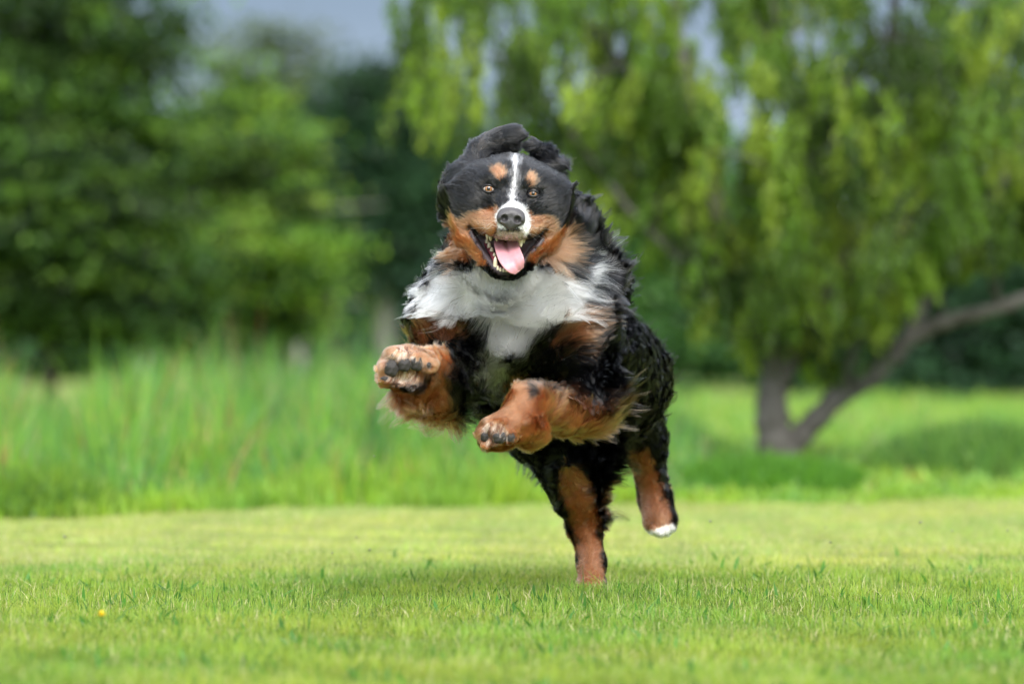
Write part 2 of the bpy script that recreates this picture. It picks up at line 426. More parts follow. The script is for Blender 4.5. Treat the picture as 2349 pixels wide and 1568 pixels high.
# slim tops behind
D = 60.0
for px, base, top, rr, sd, lab in ((655, 760, 60, 44, 53, 'slim pale grey-green poplar top against the sky'), (540, 760, 60, 55, 54, 'slim mid green tree top against the grey sky, behind the light green tree')):
    x = at_px(px, D)
    crown_tree('poplar_tree', lab, x, D - CAM_D, 2.2, .05, blobs_px(D, x, [(px, top + 60, rr * .7, 75), (px + 5, top + 180, rr, 90), (px - 5, top + 320, rr * 1.1, 110), (px, top + 480, rr * 1.1, 110)]), int(5500 * TQ), (.09, .2),
        [(.085, .13, .07), (.11, .15, .085), (.06, .10, .05)], sd, B_PALE)
# dark trees in the middle distance
D = 58.0
for px, rows, nn, sd, lab, bk, tr in (
    (885, [(885, 210, 60, 60), (830, 320, 50, 60), (900, 300, 60, 80), (880, 450, 85, 70), (800, 470, 60, 60), (930, 540, 50, 40)], 15000, 55, 'tall dark blue-green tree with a pale straight trunk, left of the dog', B_PALE, .15),
    (760, [(690, 330, 50, 50), (770, 370, 45, 70), (680, 420, 70, 70), (740, 520, 90, 60), (820, 550, 60, 60), (700, 600, 90, 60)], 14000, 56, 'dark green tree with sky showing between its boughs, beside the light green tree', B_DARK, .12),
    (985, [(990, 360, 50, 60), (960, 500, 50, 70), (1000, 620, 60, 70), (970, 250, 40, 50)], 8000, 57, 'dull green tree just behind the dog on its left', B_DARK, .12)):
    x = at_px(px, D)
    crown_tree('broadleaf_tree', lab, x, D - CAM_D, 2.6, tr, blobs_px(D, x, rows), int(nn * TQ), (.10, .22), DG if px < 950 else BG_, sd, bk)
for px, D, wd, sd, lab in ((683, 48, .08, 61, 'bare pale trunk standing at the back of the tall grass'), (325, 46, .08, 62, 'slender grey trunk half hidden below the dark tree')):
    x = at_px(px, D); r = np.random.default_rng(sd)
    t = empty('tree', (x, D - CAM_D, 0)); tag(t, lab, 'tree', 'trees behind the meadow')
    parts = [limb([(0, 0, -.1), (.05, 0, .9), (-.03, 0, 1.8), (.02, 0, 2.9)], wd * .8, wd * .4, r)]
    for s in range(5): z0 = r.uniform(.9, 2); parts.append(limb([(0, 0, z0), (r.uniform(-.8, .8), r.uniform(-.4, .4), z0 + .3), (r.uniform(-1.3, 1.3), r.uniform(-.6, .6), z0 + r.uniform(0, .8))], wd * .3, wd * .1, r, seg=6))
    v, q = join(parts); mesh_np('trunk', v, q, B_PALE, t)
# right: pale trees behind the willow and dark trees on the far right
for D, px, rows, nn, sz, cols, sd, lab in (
    (52, 1500, [(1480, 640, 90, 110), (1560, 760, 110, 110), (1450, 800, 60, 90), (1400, 560, 60, 90), (1640, 700, 80, 110), (1560, 560, 90, 100), (1500, 400, 110, 120), (1390, 380, 90, 120)], 22000, (.09, .2), [(.09, .22, .06), (.12, .27, .065), (.06, .16, .055)], 64, 'soft light green tree in the gap between the dog and the willow'),
    (46, 2200, [(2080, 800, 120, 110), (2200, 740, 150, 160), (2330, 760, 160, 190), (2260, 560, 190, 160), (2060, 880, 90, 60), (2380, 500, 160, 220), (2180, 880, 120, 70)], 26000, (.09, .19), DG, 65, 'dark shady tree at the right edge behind the long willow limb'),
    (50, 1950, [(1900, 760, 100, 130), (1980, 840, 90, 90), (1840, 840, 80, 80), (1950, 620, 110, 120)], 12000, (.09, .2), [(.035, .10, .03), (.05, .13, .035)], 66, 'mid green tree seen low behind the fork of the willow')):
    x = at_px(px, D)
    crown_tree('broadleaf_tree', lab, x, D - CAM_D, 1.6, .12, blobs_px(D, x, rows), int(nn * TQ), sz, cols, sd)
# bushes at the foot of the right-hand trees
for D, px, py, rx, rz, nn, sd, lab in ((36, 2080, 935, 150, 28, 5000, 68, 'low hedge-like bush under the dark trees on the right'), (44, 1480, 905, 110, 40, 3500, 69, 'low pale green bush in the meadow just right of the dog')):
    x = at_px(px, D); s = D / FPX
    crown_tree('bush', lab, x, D - CAM_D, .1, .02, [(0, 0, z_px(py, D), rx * s, rx * s * .6, rz * s), (rx * s * .5, .2, z_px(py + 8, D), rx * s * .6, rx * s * .5, rz * s * .8)], int(nn * TQ), (.035, .08), [(.07, .18, .035), (.10, .24, .045), (.04, .11, .03)], sd, group='bushes beyond the lawn', cat='bush')

# the wood that closes the view
r = np.random.default_rng(71)
nb = 230; bx = r.uniform(-30, 30, nb); by = r.uniform(66, 92, nb); bh = r.uniform(3.0, 5.6, nb); by[150:] = r.uniform(60, 66, 80); bx[150:] = np.linspace(-14, 14, 80)
px_ = bx / (by + CAM_D) * FPX + CX
# the wood is lower where the photograph shows sky
bh = np.where((px_ > 560) & (px_ < 1060), r.uniform(1.6, 3.6, nb), bh)
bh[150:] = r.uniform(1.0, 1.9, 80)
n = int(64000 * TQ); bi = r.integers(0, nb, n); d = unit(r.normal(size=(n, 3)))
pos = np.stack([bx[bi], by[bi], bh[bi] * .55], -1) + d * np.stack([np.full(n, 2.3), np.full(n, 1.8), bh[bi] * .55], -1) * r.uniform(.6, 1.05, (n, 1))
v, q = leaves(pos, r.uniform(.24, .52, n), .7, r, 0, d + np.array([0, 0, .8]))
c = np.array(DG)[r.integers(0, 3, nb)][bi] * r.uniform(.7, 1.4, (n, 1))
tag(mesh_np('wood', v, q, M_LEAF, col=c, smooth=False), 'far dark green wood closing the view', kind='stuff')

# ---------------------------------------------------------------- the willow
WD = 18.4; WY = WD - CAM_D; wx = at_px(1790, WD)
def W(px, py, dy=0.0): s = (WD + dy) / FPX; return ((px - CX) * s - wx, dy, CAM_H + (HY - py) * s)
willow = empty('willow_tree', (wx, WY, 0))
tag(willow, 'spreading willow with a forked grey trunk and drooping yellow-green twigs on the right', 'tree')
r = np.random.default_rng(81)
LIMBS = [
    ([W(1782, 1075), W(1775, 980), W(1770, 900), W(1790, 850)], .092, .062),
    ([W(1785, 870), W(1750, 760, -.1), W(1700, 660, -.2), W(1650, 500, -.2), W(1600, 330, -.2), W(1560, 120, -.1), W(1540, -120)], .060, .022),
    ([W(1780, 880), W(1830, 790, .1), W(1900, 690, .2), W(1960, 560, .2), W(2010, 380, .2), W(2040, 150, .2), W(2060, -100, .1)], .060, .022),
    ([W(1800, 1040), W(1850, 985, 0), W(1930, 905, -.1), W(2010, 860, -.1), W(2080, 775, -.1), W(2180, 730, -.1), W(2300, 705, -.1), W(2450, 640, 0)], .064, .024),
    ([W(2085, 775, -.1), W(2130, 660, 0), W(2230, 520, .1), W(2330, 380, .2), W(2420, 200, .2)], .040, .016),
    ([W(1700, 660, -.2), W(1560, 600, -.3), W(1440, 480, -.3), W(1330, 330, -.2), W(1240, 220, -.1)], .020, .007),
    ([W(1620, 400, -.2), W(1500, 250, -.1), W(1380, 90, 0), W(1250, -40, 0)], .032, .012),
    ([W(1960, 560, .2), W(1880, 400, .3), W(1800, 200, .3), W(1760, -60, .3)], .034, .014),
    ([W(1750, 760, -.1), W(1790, 600, -.4), W(1840, 420, -.5), W(1870, 200, -.5)], .028, .010),
    ([W(2010, 380, .2), W(2120, 260, .1), W(2240, 100, 0), W(2330, -60, 0)], .030, .012),
    ([W(1930, 905, -.1), W(1960, 800, -.3), W(2010, 700, -.4), W(2050, 560, -.4)], .022, .009),
]
parts = [limb(p_, a_, b_, r, seg=12, wob=.06) for p_, a_, b_ in LIMBS]
# secondary boughs
anchors = []
for p_, a_, b_ in LIMBS[1:]:
    pp = smooth_path(p_, 40)
    for i in range(3, 40, 2):
        anchors.append(pp[i])
anchors = np.array(anchors)
sec = []
for i in r.choice(len(anchors), 130):
    a0 = anchors[i]; dirx = r.uniform(-1, 1); dy = r.uniform(-1, 1)
    L_ = r.uniform(.15, .55)
    p1 = a0 + np.array([dirx * L_ * .5, dy * L_ * .6, L_ * .45]); p2 = a0 + np.array([dirx * L_, dy * L_ * 1.1, L_ * .5])
    parts.append(limb([a0, p1, p2], .010, .003, r, seg=5)); sec += [p1, (p1 + p2) / 2, p2]
v, q = join(parts)
mesh_np('trunk', v, q, B_GREY, willow)
starts = np.concatenate([anchors, np.array(sec)])
# extra starts through the crown's mass, kept out of the open space beneath it
m_ = 900
ex = []
while len(ex) < m_:
    px, py = r.uniform(930, 2500), r.uniform(-180, 700)
    lim = np.interp(px, [930, 1000, 1150, 1300, 1450, 1650, 1900, 2200, 2500], [260, 330, 330, 330, 400, 640, 680, 560, 560])
    if py > lim: continue
    if px < 1330 and r.random() < .35: continue
    ex.append(W(px, py, r.uniform(-1.0, 1.0)))
starts = np.concatenate([starts, np.array(ex)])
# hanging twigs: each a thin drooping line that carries narrow leaves
ncl = 460; ci_ = r.integers(0, len(starts), ncl); C0 = starts[ci_]; cl_len = r.uniform(.12, .44, ncl); cl_col = r.integers(0, 5, ncl); cl_sw = r.normal(0, .25, (ncl, 2))
nt_ = 2700; cj = r.integers(0, ncl, nt_)
S0 = C0[cj] + r.normal(0, 1, (nt_, 3)) * np.array([.055, .07, .05]); TL = cl_len[cj] * r.uniform(.55, 1.15, nt_)
pxs = (S0[:, 0] + wx) / (WD + S0[:, 1]) * FPX + CX; pys = HY - (S0[:, 2] - CAM_H) / (WD + S0[:, 1]) * FPX
# the crown's lower edge
lowest = np.interp(pxs, [930, 1300, 1450, 1600, 1700, 1780, 1850, 1960, 2040, 2150, 2400], [430, 560, 680, 760, 850, 800, 880, 900, 730, 640, 600])
maxL = (lowest - pys) * WD / FPX * r.uniform(.7, 1.05, nt_)
keep = maxL > .05; S0, TL, maxL, cj = S0[keep], TL[keep], maxL[keep], cj[keep]; TL = np.minimum(TL, maxL); nt_ = len(S0)
swing = cl_sw[cj] + r.normal(0, .12, (nt_, 2))
per = 34
t = r.random((nt_, per)) ** .85
pos = S0[:, None] + np.stack([swing[:, :1] * TL[:, None] * np.sqrt(t), swing[:, 1:] * TL[:, None] * np.sqrt(t), -TL[:, None] * t], -1)
pos += r.normal(0, .016, pos.shape)
pos = pos.reshape(-1, 3)
tw = r.uniform(.8, 1.2, (nt_, 1)) * np.array([(.20, .33, .036), (.13, .25, .03), (.29, .40, .055), (.09, .17, .024), (.05, .10, .02)])[cl_col[cj]]
c = np.repeat(tw, per, 0) * r.uniform(.75, 1.25, (len(pos), 1))
v, q = leaves(pos, r.uniform(.035, .075, len(pos)), .30, r, .55, np.tile([0, 0, .5], (len(pos), 1)))
o = mesh_np('crown', v, q, M_LEAF, willow, col=np.clip(c, .01, .6), smooth=False); o['kind'] = 'stuff'
tt_ = np.linspace(0, 1, 6)
tp = S0[:, None] + np.stack([swing[:, :1] * TL[:, None] * np.sqrt(tt_), swing[:, 1:] * TL[:, None] * np.sqrt(tt_), -TL[:, None] * tt_], -1)
o = curves_np('twigs', tp, np.full((nt_, 6), .0022), np.full((nt_, 3), .09), M_LEAF, willow); o['kind'] = 'stuff'
# ================================================================ the dog
dog = empty('dog', (0, 0, 0))
tag(dog, 'black, white and rust long-haired dog leaping over the lawn, mouth open, tongue out', 'dog')

class Field:
    """a sampled distance field; shapes are blended in and the zero surface becomes one continuous mesh"""
    def __init__(self, lo, hi, h):
        self.lo = np.array(lo, float); self.h = h
        self.n = np.ceil((np.array(hi) - self.lo) / h).astype(int) + 1
        self.F = np.full(self.n, 0.12, np.float32)
    def box(self, lo, hi):
        a = np.clip(np.floor((lo - self.lo) / self.h).astype(int), 0, self.n)
        b = np.clip(np.ceil((hi - self.lo) / self.h).astype(int) + 1, 0, self.n)
        ax = [self.lo[i] + self.h * np.arange(a[i], b[i]) for i in range(3)]
        sl = tuple(slice(a[i], b[i]) for i in range(3))
        g = (ax[0][:, None, None].astype(np.float32), ax[1][None, :, None].astype(np.float32), ax[2][None, None, :].astype(np.float32))
        return sl, g
    def merge(self, sl, d, k, sub=False):
        A = self.F[sl]
        if sub:
            d = -d
            hh = np.maximum(k - np.abs(A - d), 0) / k
            self.F[sl] = np.maximum(A, d) + hh * hh * k * 0.25
        else:
            hh = np.maximum(k - np.abs(A - d), 0) / k
            self.F[sl] = np.minimum(A, d) - hh * hh * k * 0.25
    def cone(self, a, b, ra, rb, k=0.03, sub=False, flat=None):
        a = np.array(a, float); b = np.array(b, float); m = max(k, 0.05) + max(ra, rb)
        sl, (x, y, z) = self.box(np.minimum(a, b) - m, np.maximum(a, b) + m)
        ba = b - a; L2 = float(ba @ ba) + 1e-12
        px, py, pz = x - a[0], y - a[1], z - a[2]
        t = np.clip((px * ba[0] + py * ba[1] + pz * ba[2]) / L2, 0, 1)
        d = np.sqrt((px - t * ba[0]) ** 2 + (py - t * ba[1]) ** 2 + (pz - t * ba[2]) ** 2) - (ra + (rb - ra) * t)
        self.merge(sl, d.astype(np.float32), k, sub)
    def ell(self, c, r, M=None, k=0.03, sub=False):
        c = np.array(c, float); r = np.array(r, float); m = max(k, 0.05) + r.max()
        sl, (x, y, z) = self.box(c - m, c + m)
        p = (x - c[0], y - c[1], z - c[2])
        if M is not None:
            p = [M[i][0] * p[0] + M[i][1] * p[1] + M[i][2] * p[2] for i in range(3)]
        k0 = np.sqrt((p[0] / r[0]) ** 2 + (p[1] / r[1]) ** 2 + (p[2] / r[2]) ** 2)
        k1 = np.sqrt((p[0] / r[0] ** 2) ** 2 + (p[1] / r[1] ** 2) ** 2 + (p[2] / r[2] ** 2) ** 2) + 1e-6
        self.merge(sl, (k0 * (k0 - 1) / k1).astype(np.float32), k, sub)
    def chain(self, pts, k=0.03):
        for (a, ra), (b, rb) in zip(pts[:-1], pts[1:]): self.cone(a, b, ra, rb, k)
    def mesh(self):
        g = openvdb.FloatGrid(0.12)
        g.copyFromArray(self.F)
        pts, tris, quads = g.convertToPolygons(isovalue=0.0, adaptivity=0.0)
        v = pts * self.h + self.lo
        return v, quads[:, ::-1]
    def grad(self):
        self.G = np.stack(np.gradient(self.F), -1).astype(np.float32)
        self.G = unit(self.G)
    def at(self, p):
        q = (p - self.lo) / self.h
        q = np.clip(q, 0, self.n - 1.001)
        i = q.astype(np.int32); f = (q - i).astype(np.float32)
        out = 0
        for dx in (0, 1):
            for dy in (0, 1):
                for dz in (0, 1):
                    w = (f[..., 0] if dx else 1 - f[..., 0]) * (f[..., 1] if dy else 1 - f[..., 1]) * (f[..., 2] if dz else 1 - f[..., 2])
                    out = out + w * self.F[i[..., 0] + dx, i[..., 1] + dy, i[..., 2] + dz]
        j = (q + 0.5).astype(np.int32)
        return out, self.G[j[..., 0], j[..., 1], j[..., 2]]

# head frame: x to the viewer's right, y away from the camera, z up; millimetres from between the eyes
ROLL = math.radians(5.5)
HC = P(1172, 440, -0.28)
HR = np.array([math.cos(ROLL), 0, -math.sin(ROLL)]); HU = np.array([math.sin(ROLL), 0, math.cos(ROLL)]); HY_ = np.array([0, 1.0, 0])
HM = np.stack([HR, HY_, HU])
def H(x, y, z): return HC + 0.001 * (x * HR + y * HY_ + z * HU)
def to_head(p): return ((p - HC) @ HM.T) * 1000.0
def HP(px, py):
    """photo point -> head x, z"""
    q = to_head(P(px, py, -0.30)); return q[0], q[2]

def poly_sd(x, z, poly):
    """signed distance (negative inside) of 2-D points to a polygon"""
    poly = np.asarray(poly, float); n = len(poly)
    d = np.full(x.shape, 1e9); inside = np.zeros(x.shape, bool)
    for i in range(n):
        ax_, az = poly[i]; bx, bz = poly[(i + 1) % n]
        ex, ez = bx - ax_, bz - az; wx, wz = x - ax_, z - az
        t = np.clip((wx * ex + wz * ez) / (ex * ex + ez * ez), 0, 1)
        d = np.minimum(d, (wx - ex * t) ** 2 + (wz - ez * t) ** 2)
        c = ((az > z) != (bz > z)) & (x < ex * (z - az) / (ez if ez else 1e-9) + ax_)
        inside ^= c
    d = np.sqrt(d)
    return np.where(inside, -d, d)

MOUTH = [HP(*q) for q in [(1080, 517), (1092, 530), (1110, 542), (1130, 549), (1150, 552), (1170, 554), (1192, 553), (1211, 549), (1232, 539), (1249, 527),
                          (1238, 548), (1222, 566), (1205, 586), (1192, 604), (1178, 614), (1160, 619), (1144, 615), (1133, 603), (1122, 588), (1105, 566), (1090, 540)]]

f = Field((-0.42, -0.66, 0.0), (0.46, 0.95, 1.14), 0.004)
# torso
f.ell(P(1158, 685, 0.02), (0.172, 0.185, 0.155), k=0.05)
f.cone(P(1168, 520, -0.02), P(1160, 660, 0.0), 0.115, 0.140, 0.06)
f.cone(P(1272, 525, 0.04), P(1322, 660, 0.09), 0.085, 0.105, 0.06)
f.ell(P(1160, 750, -0.04), (0.135, 0.125, 0.11), k=0.06)
f.cone(P(1175, 760, 0.1), P(1320, 850, 0.5), 0.165, 0.155, 0.06)
f.cone(P(1322, 850, 0.45), P(1400, 905, 0.66), 0.155, 0.11, 0.06)
f.cone(P(1300, 850, 0.2), P(1405, 880, 0.5), 0.135, 0.135, 0.06)
f.cone(P(1160, 850, 0.1), P(1260, 960, 0.35), 0.09, 0.11, 0.05)
f.ell(P(1005, 715, 0.0), (0.058, 0.08, 0.08), k=0.05)
f.ell(P(1330, 735, 0.0), (0.075, 0.10, 0.11), k=0.05)
# front leg on the viewer's left, reaching at the camera
f.chain([(P(1015, 745, -0.02), 0.075), (P(1056, 865, -0.06), 0.052), (P(1000, 862, -0.27), 0.050), (P(958, 845, -0.38), 0.043)], 0.03)
f.ell(P(928, 842, -0.43), (0.050, 0.045, 0.047), k=0.02)
for tx, ty, r in ((893, 843, .021), (925, 826, .0225), (958, 826, .0215), (890, 868, .017), (982, 836, .015), (905, 812, .017)):
    f.cone(P(tx, ty, -0.43), P(tx, ty, -0.468), r, r * 0.92, 0.006)
f.cone(P(915, 880, -0.45), P(955, 878, -0.45), .016, .016, 0.012)
f.cone(P(935, 897, -0.35), P(1015, 912, -0.22), .026, .042, 0.025)
# front leg on the viewer's right, folded
f.chain([(P(1325, 790, -0.02), 0.080), (P(1345, 925, -0.06), 0.052), (P(1290, 940, -0.17), 0.042), (P(1212, 925, -0.33), 0.038), (P(1172, 972, -0.40), 0.036)], 0.03)
f.ell(P(1142, 990, -0.42), (0.042, 0.042, 0.038), k=0.02)
f.cone(P(1195, 975, -0.38), P(1215, 990, -0.34), .040, .036, 0.02)
f.ell(P(1310, 950, -0.14), (0.075, 0.07, 0.045), k=0.03)
for tx, ty, r in ((1110, 993, .016), (1143, 1000, .0185), (1170, 1000, .0165), (1126, 978, .017), (1150, 972, .016), (1118, 1014, .014)):
    f.cone(P(tx, ty, -0.42), P(tx, ty, -0.447), r, r * 0.9, 0.006)
# hind leg that carries the dog
f.chain([(P(1330, 950, 0.45), 0.105), (P(1302, 1070, 0.30), 0.062), (P(1318, 1130, 0.33), 0.051), (P(1342, 1200, 0.40), 0.035), (P(1356, 1290, 0.34), 0.028), (P(1357, 1330, 0.30), 0.029)], 0.03)
f.ell(P(1356, 1336, 0.275), (0.033, 0.048, 0.020), k=0.02)
for i, tx in enumerate((1338, 1350, 1363, 1375)):
    f.ell(P(tx, 1341, 0.225 + 0.008 * abs(i - 1.5)), (0.0095, 0.020, 0.012), k=0.006)
# hind leg behind, pushed off
f.chain([(P(1435, 930, 0.60), 0.09), (P(1478, 1020, 0.66), 0.05), (P(1492, 1090, 0.70), 0.031), (P(1500, 1140, 0.72), 0.033), (P(1511, 1188, 0.68), 0.040)], 0.03)
f.ell(P(1515, 1200, 0.665), (0.033, 0.030, 0.026), k=0.02)
for tx, ty in ((1500, 1213), (1515, 1220), (1530, 1217), (1541, 1208)):
    f.ell(P(tx, ty, 0.64), (0.010, 0.016, 0.013), k=0.006)
# skull, brows, cheeks
f.ell(H(2, 56, 10), (0.090, 0.097, 0.074), HM, k=0.03)
for s in (-1, 1):
    f.ell(H(34 * s + 2, -2, 26), (0.034, 0.034, 0.026), HM, k=0.02)
    f.ell(H(80 * s, 35, -45), (0.048, 0.06, 0.055), HM, k=0.03)
    f.ell(H(82 * s, 42, 0), (0.040, 0.055, 0.046), HM, k=0.045)
    f.ell(H(58 * s, 0, -30), (0.034, 0.034, 0.028), HM, k=0.03)
    f.cone(H(22 * s + 5, -72, -84), H(70 * s + 2, -2, -66), 0.024, 0.020, 0.016)
    f.cone(H(88 * s, 18, -70), H(78 * s, 22, -105), 0.022, 0.028, 0.02)
    f.cone(H(76 * s + 1, 12, -104), H(22 * s + 4, -58, -176), 0.018, 0.0155, 0.014)
f.cone(H(2, -12, -22), H(6, -80, -52), 0.033, 0.027, 0.02)
f.ell(H(6, -72, -80), (0.034, 0.034, 0.028), HM, k=0.015)
f.cone(H(4, 20, -130), H(4, -48, -165), 0.03, 0.022, 0.02)
f.ell(H(4, -64, -180), (0.026, 0.018, 0.015), HM, k=0.012)
f.cone(H(2, 60, -100), H(2, 90, -160), 0.07, 0.09, 0.04)
# ears thrown up and back by the leap
EARL = [(P(1084, 380, -0.17), .025), (P(1100, 348, -0.16), .018), (P(1124, 329, -0.15), .0155), (P(1150, 317, -0.15), .015), (P(1174, 310, -0.15), .013), (P(1189, 309, -0.15), .008)]
EARR = [(P(1209, 331, -0.17), .006), (P(1229, 337, -0.165), .012), (P(1252, 352, -0.16), .015), (P(1271, 378, -0.16), .015)]
f.chain(EARL, 0.03); f.chain(EARR, 0.01)
f.cone(P(1125, 352, -0.14), P(1172, 342, -0.14), .018, .013, 0.014)
f.cone(P(1058, 402, -0.20), P(1048, 475, -0.20), .028, .036, 0.035)
f.cone(P(1258, 412, -0.17), P(1274, 490, -0.16), .022, .034, 0.04)
f.cone(P(1245, 385, -0.15), P(1268, 384, -0.13), .024, .015, 0.03)
# eye sockets and the open mouth
EYE_L, EYE_R = HP(1120.5, 434), HP(1222.5, 445)
def surf_y(pt, y0=-0.64, y1=0.3):
    """the first skin surface met going away from the camera along y from (x, z) of pt"""
    ys = np.arange(y0, y1, 0.001)
    q = np.stack([np.full_like(ys, pt[0]), ys, np.full_like(ys, pt[2])], -1)
    i = np.clip(np.round((q - f.lo) / f.h).astype(int), 0, f.n - 1)
    v = f.F[i[:, 0], i[:, 1], i[:, 2]]
    k = np.nonzero(v < 0)[0]
    return float(ys[k[0]]) if len(k) else None
EYEY = []
for (ex, ez) in (EYE_L, EYE_R):
    sy = surf_y(H(ex, 0, ez)); EYEY.append((sy - HC[1]) * 1000)
    f.ell(H(ex, EYEY[-1] + 1, ez), (0.0155, 0.011, 0.0110), HM, k=0.008, sub=True)
print('eye surface', EYEY)
lo = H(-110, -170, -230) - 0.02; hi = H(110, 20, -60) + 0.02
sl, (gx, gy, gz) = f.box(lo, hi)
hx = ((gx - HC[0]) * HR[0] + (gz - HC[2]) * HR[2]) * 1000; hz = ((gx - HC[0]) * HU[0] + (gz - HC[2]) * HU[2]) * 1000
d2 = poly_sd(hx, hz, MOUTH) * 0.001
back = (gy - HC[1]) - (-0.005 + 0.0 * hx * 0.001) - 0.00022 * np.abs(hx)
f.merge(sl, np.maximum(d2, back).astype(np.float32), 0.006, sub=True)

BV, BF = f.mesh()
f.grad()
_, BN = f.at(BV)
# ---------------------------------------------------------------- eyes, nose, mouth, pads
def tube(path, rad, seg=8, closed=False):
    path = np.asarray(path, float); n = len(path)
    rad = np.broadcast_to(np.asarray(rad, float), (n,))
    T = np.gradient(path, axis=0) if not closed else np.roll(path, -1, 0) - np.roll(path, 1, 0)
    T = unit(T)
    up = np.array([0.0, -1.0, 0.05]); A = unit(np.cross(T, up)); B = np.cross(T, A)
    an = np.linspace(0, 2 * math.pi, seg, endpoint=False)
    v = path[:, None] + rad[:, None, None] * (np.cos(an)[None, :, None] * A[:, None] + np.sin(an)[None, :, None] * B[:, None])
    v = v.reshape(-1, 3); fs = []
    for i in range(n if closed else n - 1):
        j = (i + 1) % n
        for s in range(seg): t = (s + 1) % seg; fs.append((i * seg + s, i * seg + t, j * seg + t, j * seg + s))
    return v, np.array(fs)

def ball(c, r, M=None, nu=24, nv=14, jit=0.0):
    u, v_ = np.meshgrid(np.linspace(0, 2 * math.pi, nu, endpoint=False), np.linspace(0, math.pi, nv), indexing='ij')
    d = np.stack([np.sin(v_) * np.cos(u), -np.cos(v_), np.sin(v_) * np.sin(u)], -1).reshape(-1, 3)   # pole towards the camera
    p = d * np.asarray(r)
    if jit: p = p * (1 + jit * noise(d, 0.9, 11))[:, None]
    if M is not None: p = p @ M
    fs = [(i * nv + j, ((i + 1) % nu) * nv + j, ((i + 1) % nu) * nv + j + 1, i * nv + j + 1) for i in range(nu) for j in range(nv - 1)]
    return p + np.asarray(c), np.array(fs)[:, ::-1], d

M_EYE, nt, b = new_mat('eye_glass')
at = N(nt, 'ShaderNodeAttribute', attribute_name='col'); nt.links.new(at.outputs['Color'], b.inputs['Base Color'])
b.inputs['Roughness'].default_value = 0.25; b.inputs['Coat Weight'].default_value = 1.0; b.inputs['Coat Roughness'].default_value = 0.02
M_LID = simple_mat('eyelid_skin', (0.012, 0.010, 0.011), 0.35)
for (ex, ez), ey, (aw, ah) in ((EYE_L, EYEY[0], (14.2, 8.4)), (EYE_R, EYEY[1], (11.6, 7.0))):
    c = H(ex, ey + 9.5, ez)
    v, fs, d = ball(c, 0.0122, nu=48, nv=48)
    gaze = unit(np.array([0.03, -1, 0.06]))
    ang = np.degrees(np.arccos(np.clip(d @ gaze, -1, 1)))
    th = np.arctan2(d[:, 2], d[:, 0])
    iris = np.array([0.40, 0.175, 0.06])
    streak = 1 + 0.22 * np.sin(th * 17) * np.sin(th * 7 + 1) - 0.25 * (ang < 24)
    col = np.where((ang < 41)[:, None], iris[None] * streak[:, None], np.array([0.62, 0.55, 0.50])[None])
    col = np.where(((ang > 36) & (ang < 43))[:, None], np.array([0.05, 0.02, 0.012])[None], col)
    col = np.where((ang < 20)[:, None], np.array([0.003, 0.003, 0.004])[None], col)
    mesh_np('eye', v, fs, M_EYE, dog, col=col)
    an = np.linspace(0, 2 * math.pi, 40, endpoint=False)
    lx = np.cos(an) * aw; lz = np.sin(an) * ah * np.where(np.sin(an) > 0, .95, .85) * (1 - 0.25 * np.cos(an) ** 4)
    ly = ey + 9.5 - np.sqrt(np.maximum(12.6 ** 2 - np.minimum(lx ** 2 + lz ** 2, 12 ** 2), 6.0)) + .2
    path = np.array([H(ex + a_, b_, ez + c_) for a_, b_, c_ in zip(lx, ly, lz)])
    v, fs = tube(path, 0.0029, 8, True)
    mesh_np('eyelid', v, fs, M_LID, dog)

nf = Field(H(-45, -150, -115) - .01, H(55, -60, -20) + .01, 0.0012)
nf.ell(H(6, -97, -53), (.0285, .019, .0165), HM, k=.008)
for s in (-1, 1):
    nf.ell(H(6 + 15.5 * s, -101, -63), (.0165, .018, .0155), HM, k=.006)
nf.ell(H(6, -101, -74), (.0155, .015, .0145), HM, k=.008)
nf.cone(H(6, -98, -80), H(6, -97, -90), .008, .006, .006)
for s in (-1, 1):
    nf.ell(H(6 + 14.5 * s, -119, -64), (.0078, .015, .0082), HM, k=.004, sub=True)
    nf.cone(H(6 + 18 * s, -119, -68), H(6 + 30 * s, -111, -72), .0036, .0018, .003, sub=True)
nf.cone(H(6, -119, -64), H(6, -112, -94), .0019, .0019, .0018, sub=True)
v, q = nf.mesh()
m_nose = simple_mat('nose_leather', (0.045, 0.042, 0.046), 0.30, noise_scale=420, col2=(0.085, 0.078, 0.084), bump=0.6)
mesh_np('nose', v, q, m_nose, dog)

# tongue, hanging over the lower teeth
def sweep(path, hw, th, seg=28, groove=0.0, facing=(0, -1, 0.2)):
    path = np.asarray(path, float); T = unit(np.gradient(path, axis=0))
    Fc = np.asarray(facing, float); S = unit(np.cross(T, Fc)); U = np.cross(S, T)
    an = np.linspace(0, 2 * math.pi, seg, endpoint=False); n = len(path)
    cx, cz = np.cos(an), np.sin(an)
    up = np.sign(cz) * np.abs(cz) ** .8
    g_ = np.exp(-(cx / .12) ** 2) * (cz > 0) * groove
    v = path[:, None] + np.asarray(hw)[:, None, None] * cx[None, :, None] * S[:, None] + np.asarray(th)[:, None, None] * (up - g_)[None, :, None] * U[:, None]
    # edges curl up a little
    v += (np.asarray(hw)[:, None, None] * 0.22 * (cx ** 2)[None, :, None]) * U[:, None]
    v = v.reshape(-1, 3)
    fs = [(i * seg + s, i * seg + (s + 1) % seg, (i + 1) * seg + (s + 1) % seg, (i + 1) * seg + s) for i in range(n - 1) for s in range(seg)]
    return v, np.array(fs)
def smooth_path(rows, n):
    rows = np.asarray(rows, float); t = np.linspace(0, 1, len(rows)); tt = np.linspace(0, 1, n)
    out = np.stack([np.interp(tt, t, rows[:, j]) for j in range(rows.shape[1])], -1)
    for _ in range(6):
        out[1:-1] = out[1:-1] * .5 + .25 * (out[:-2] + out[2:])
    return out
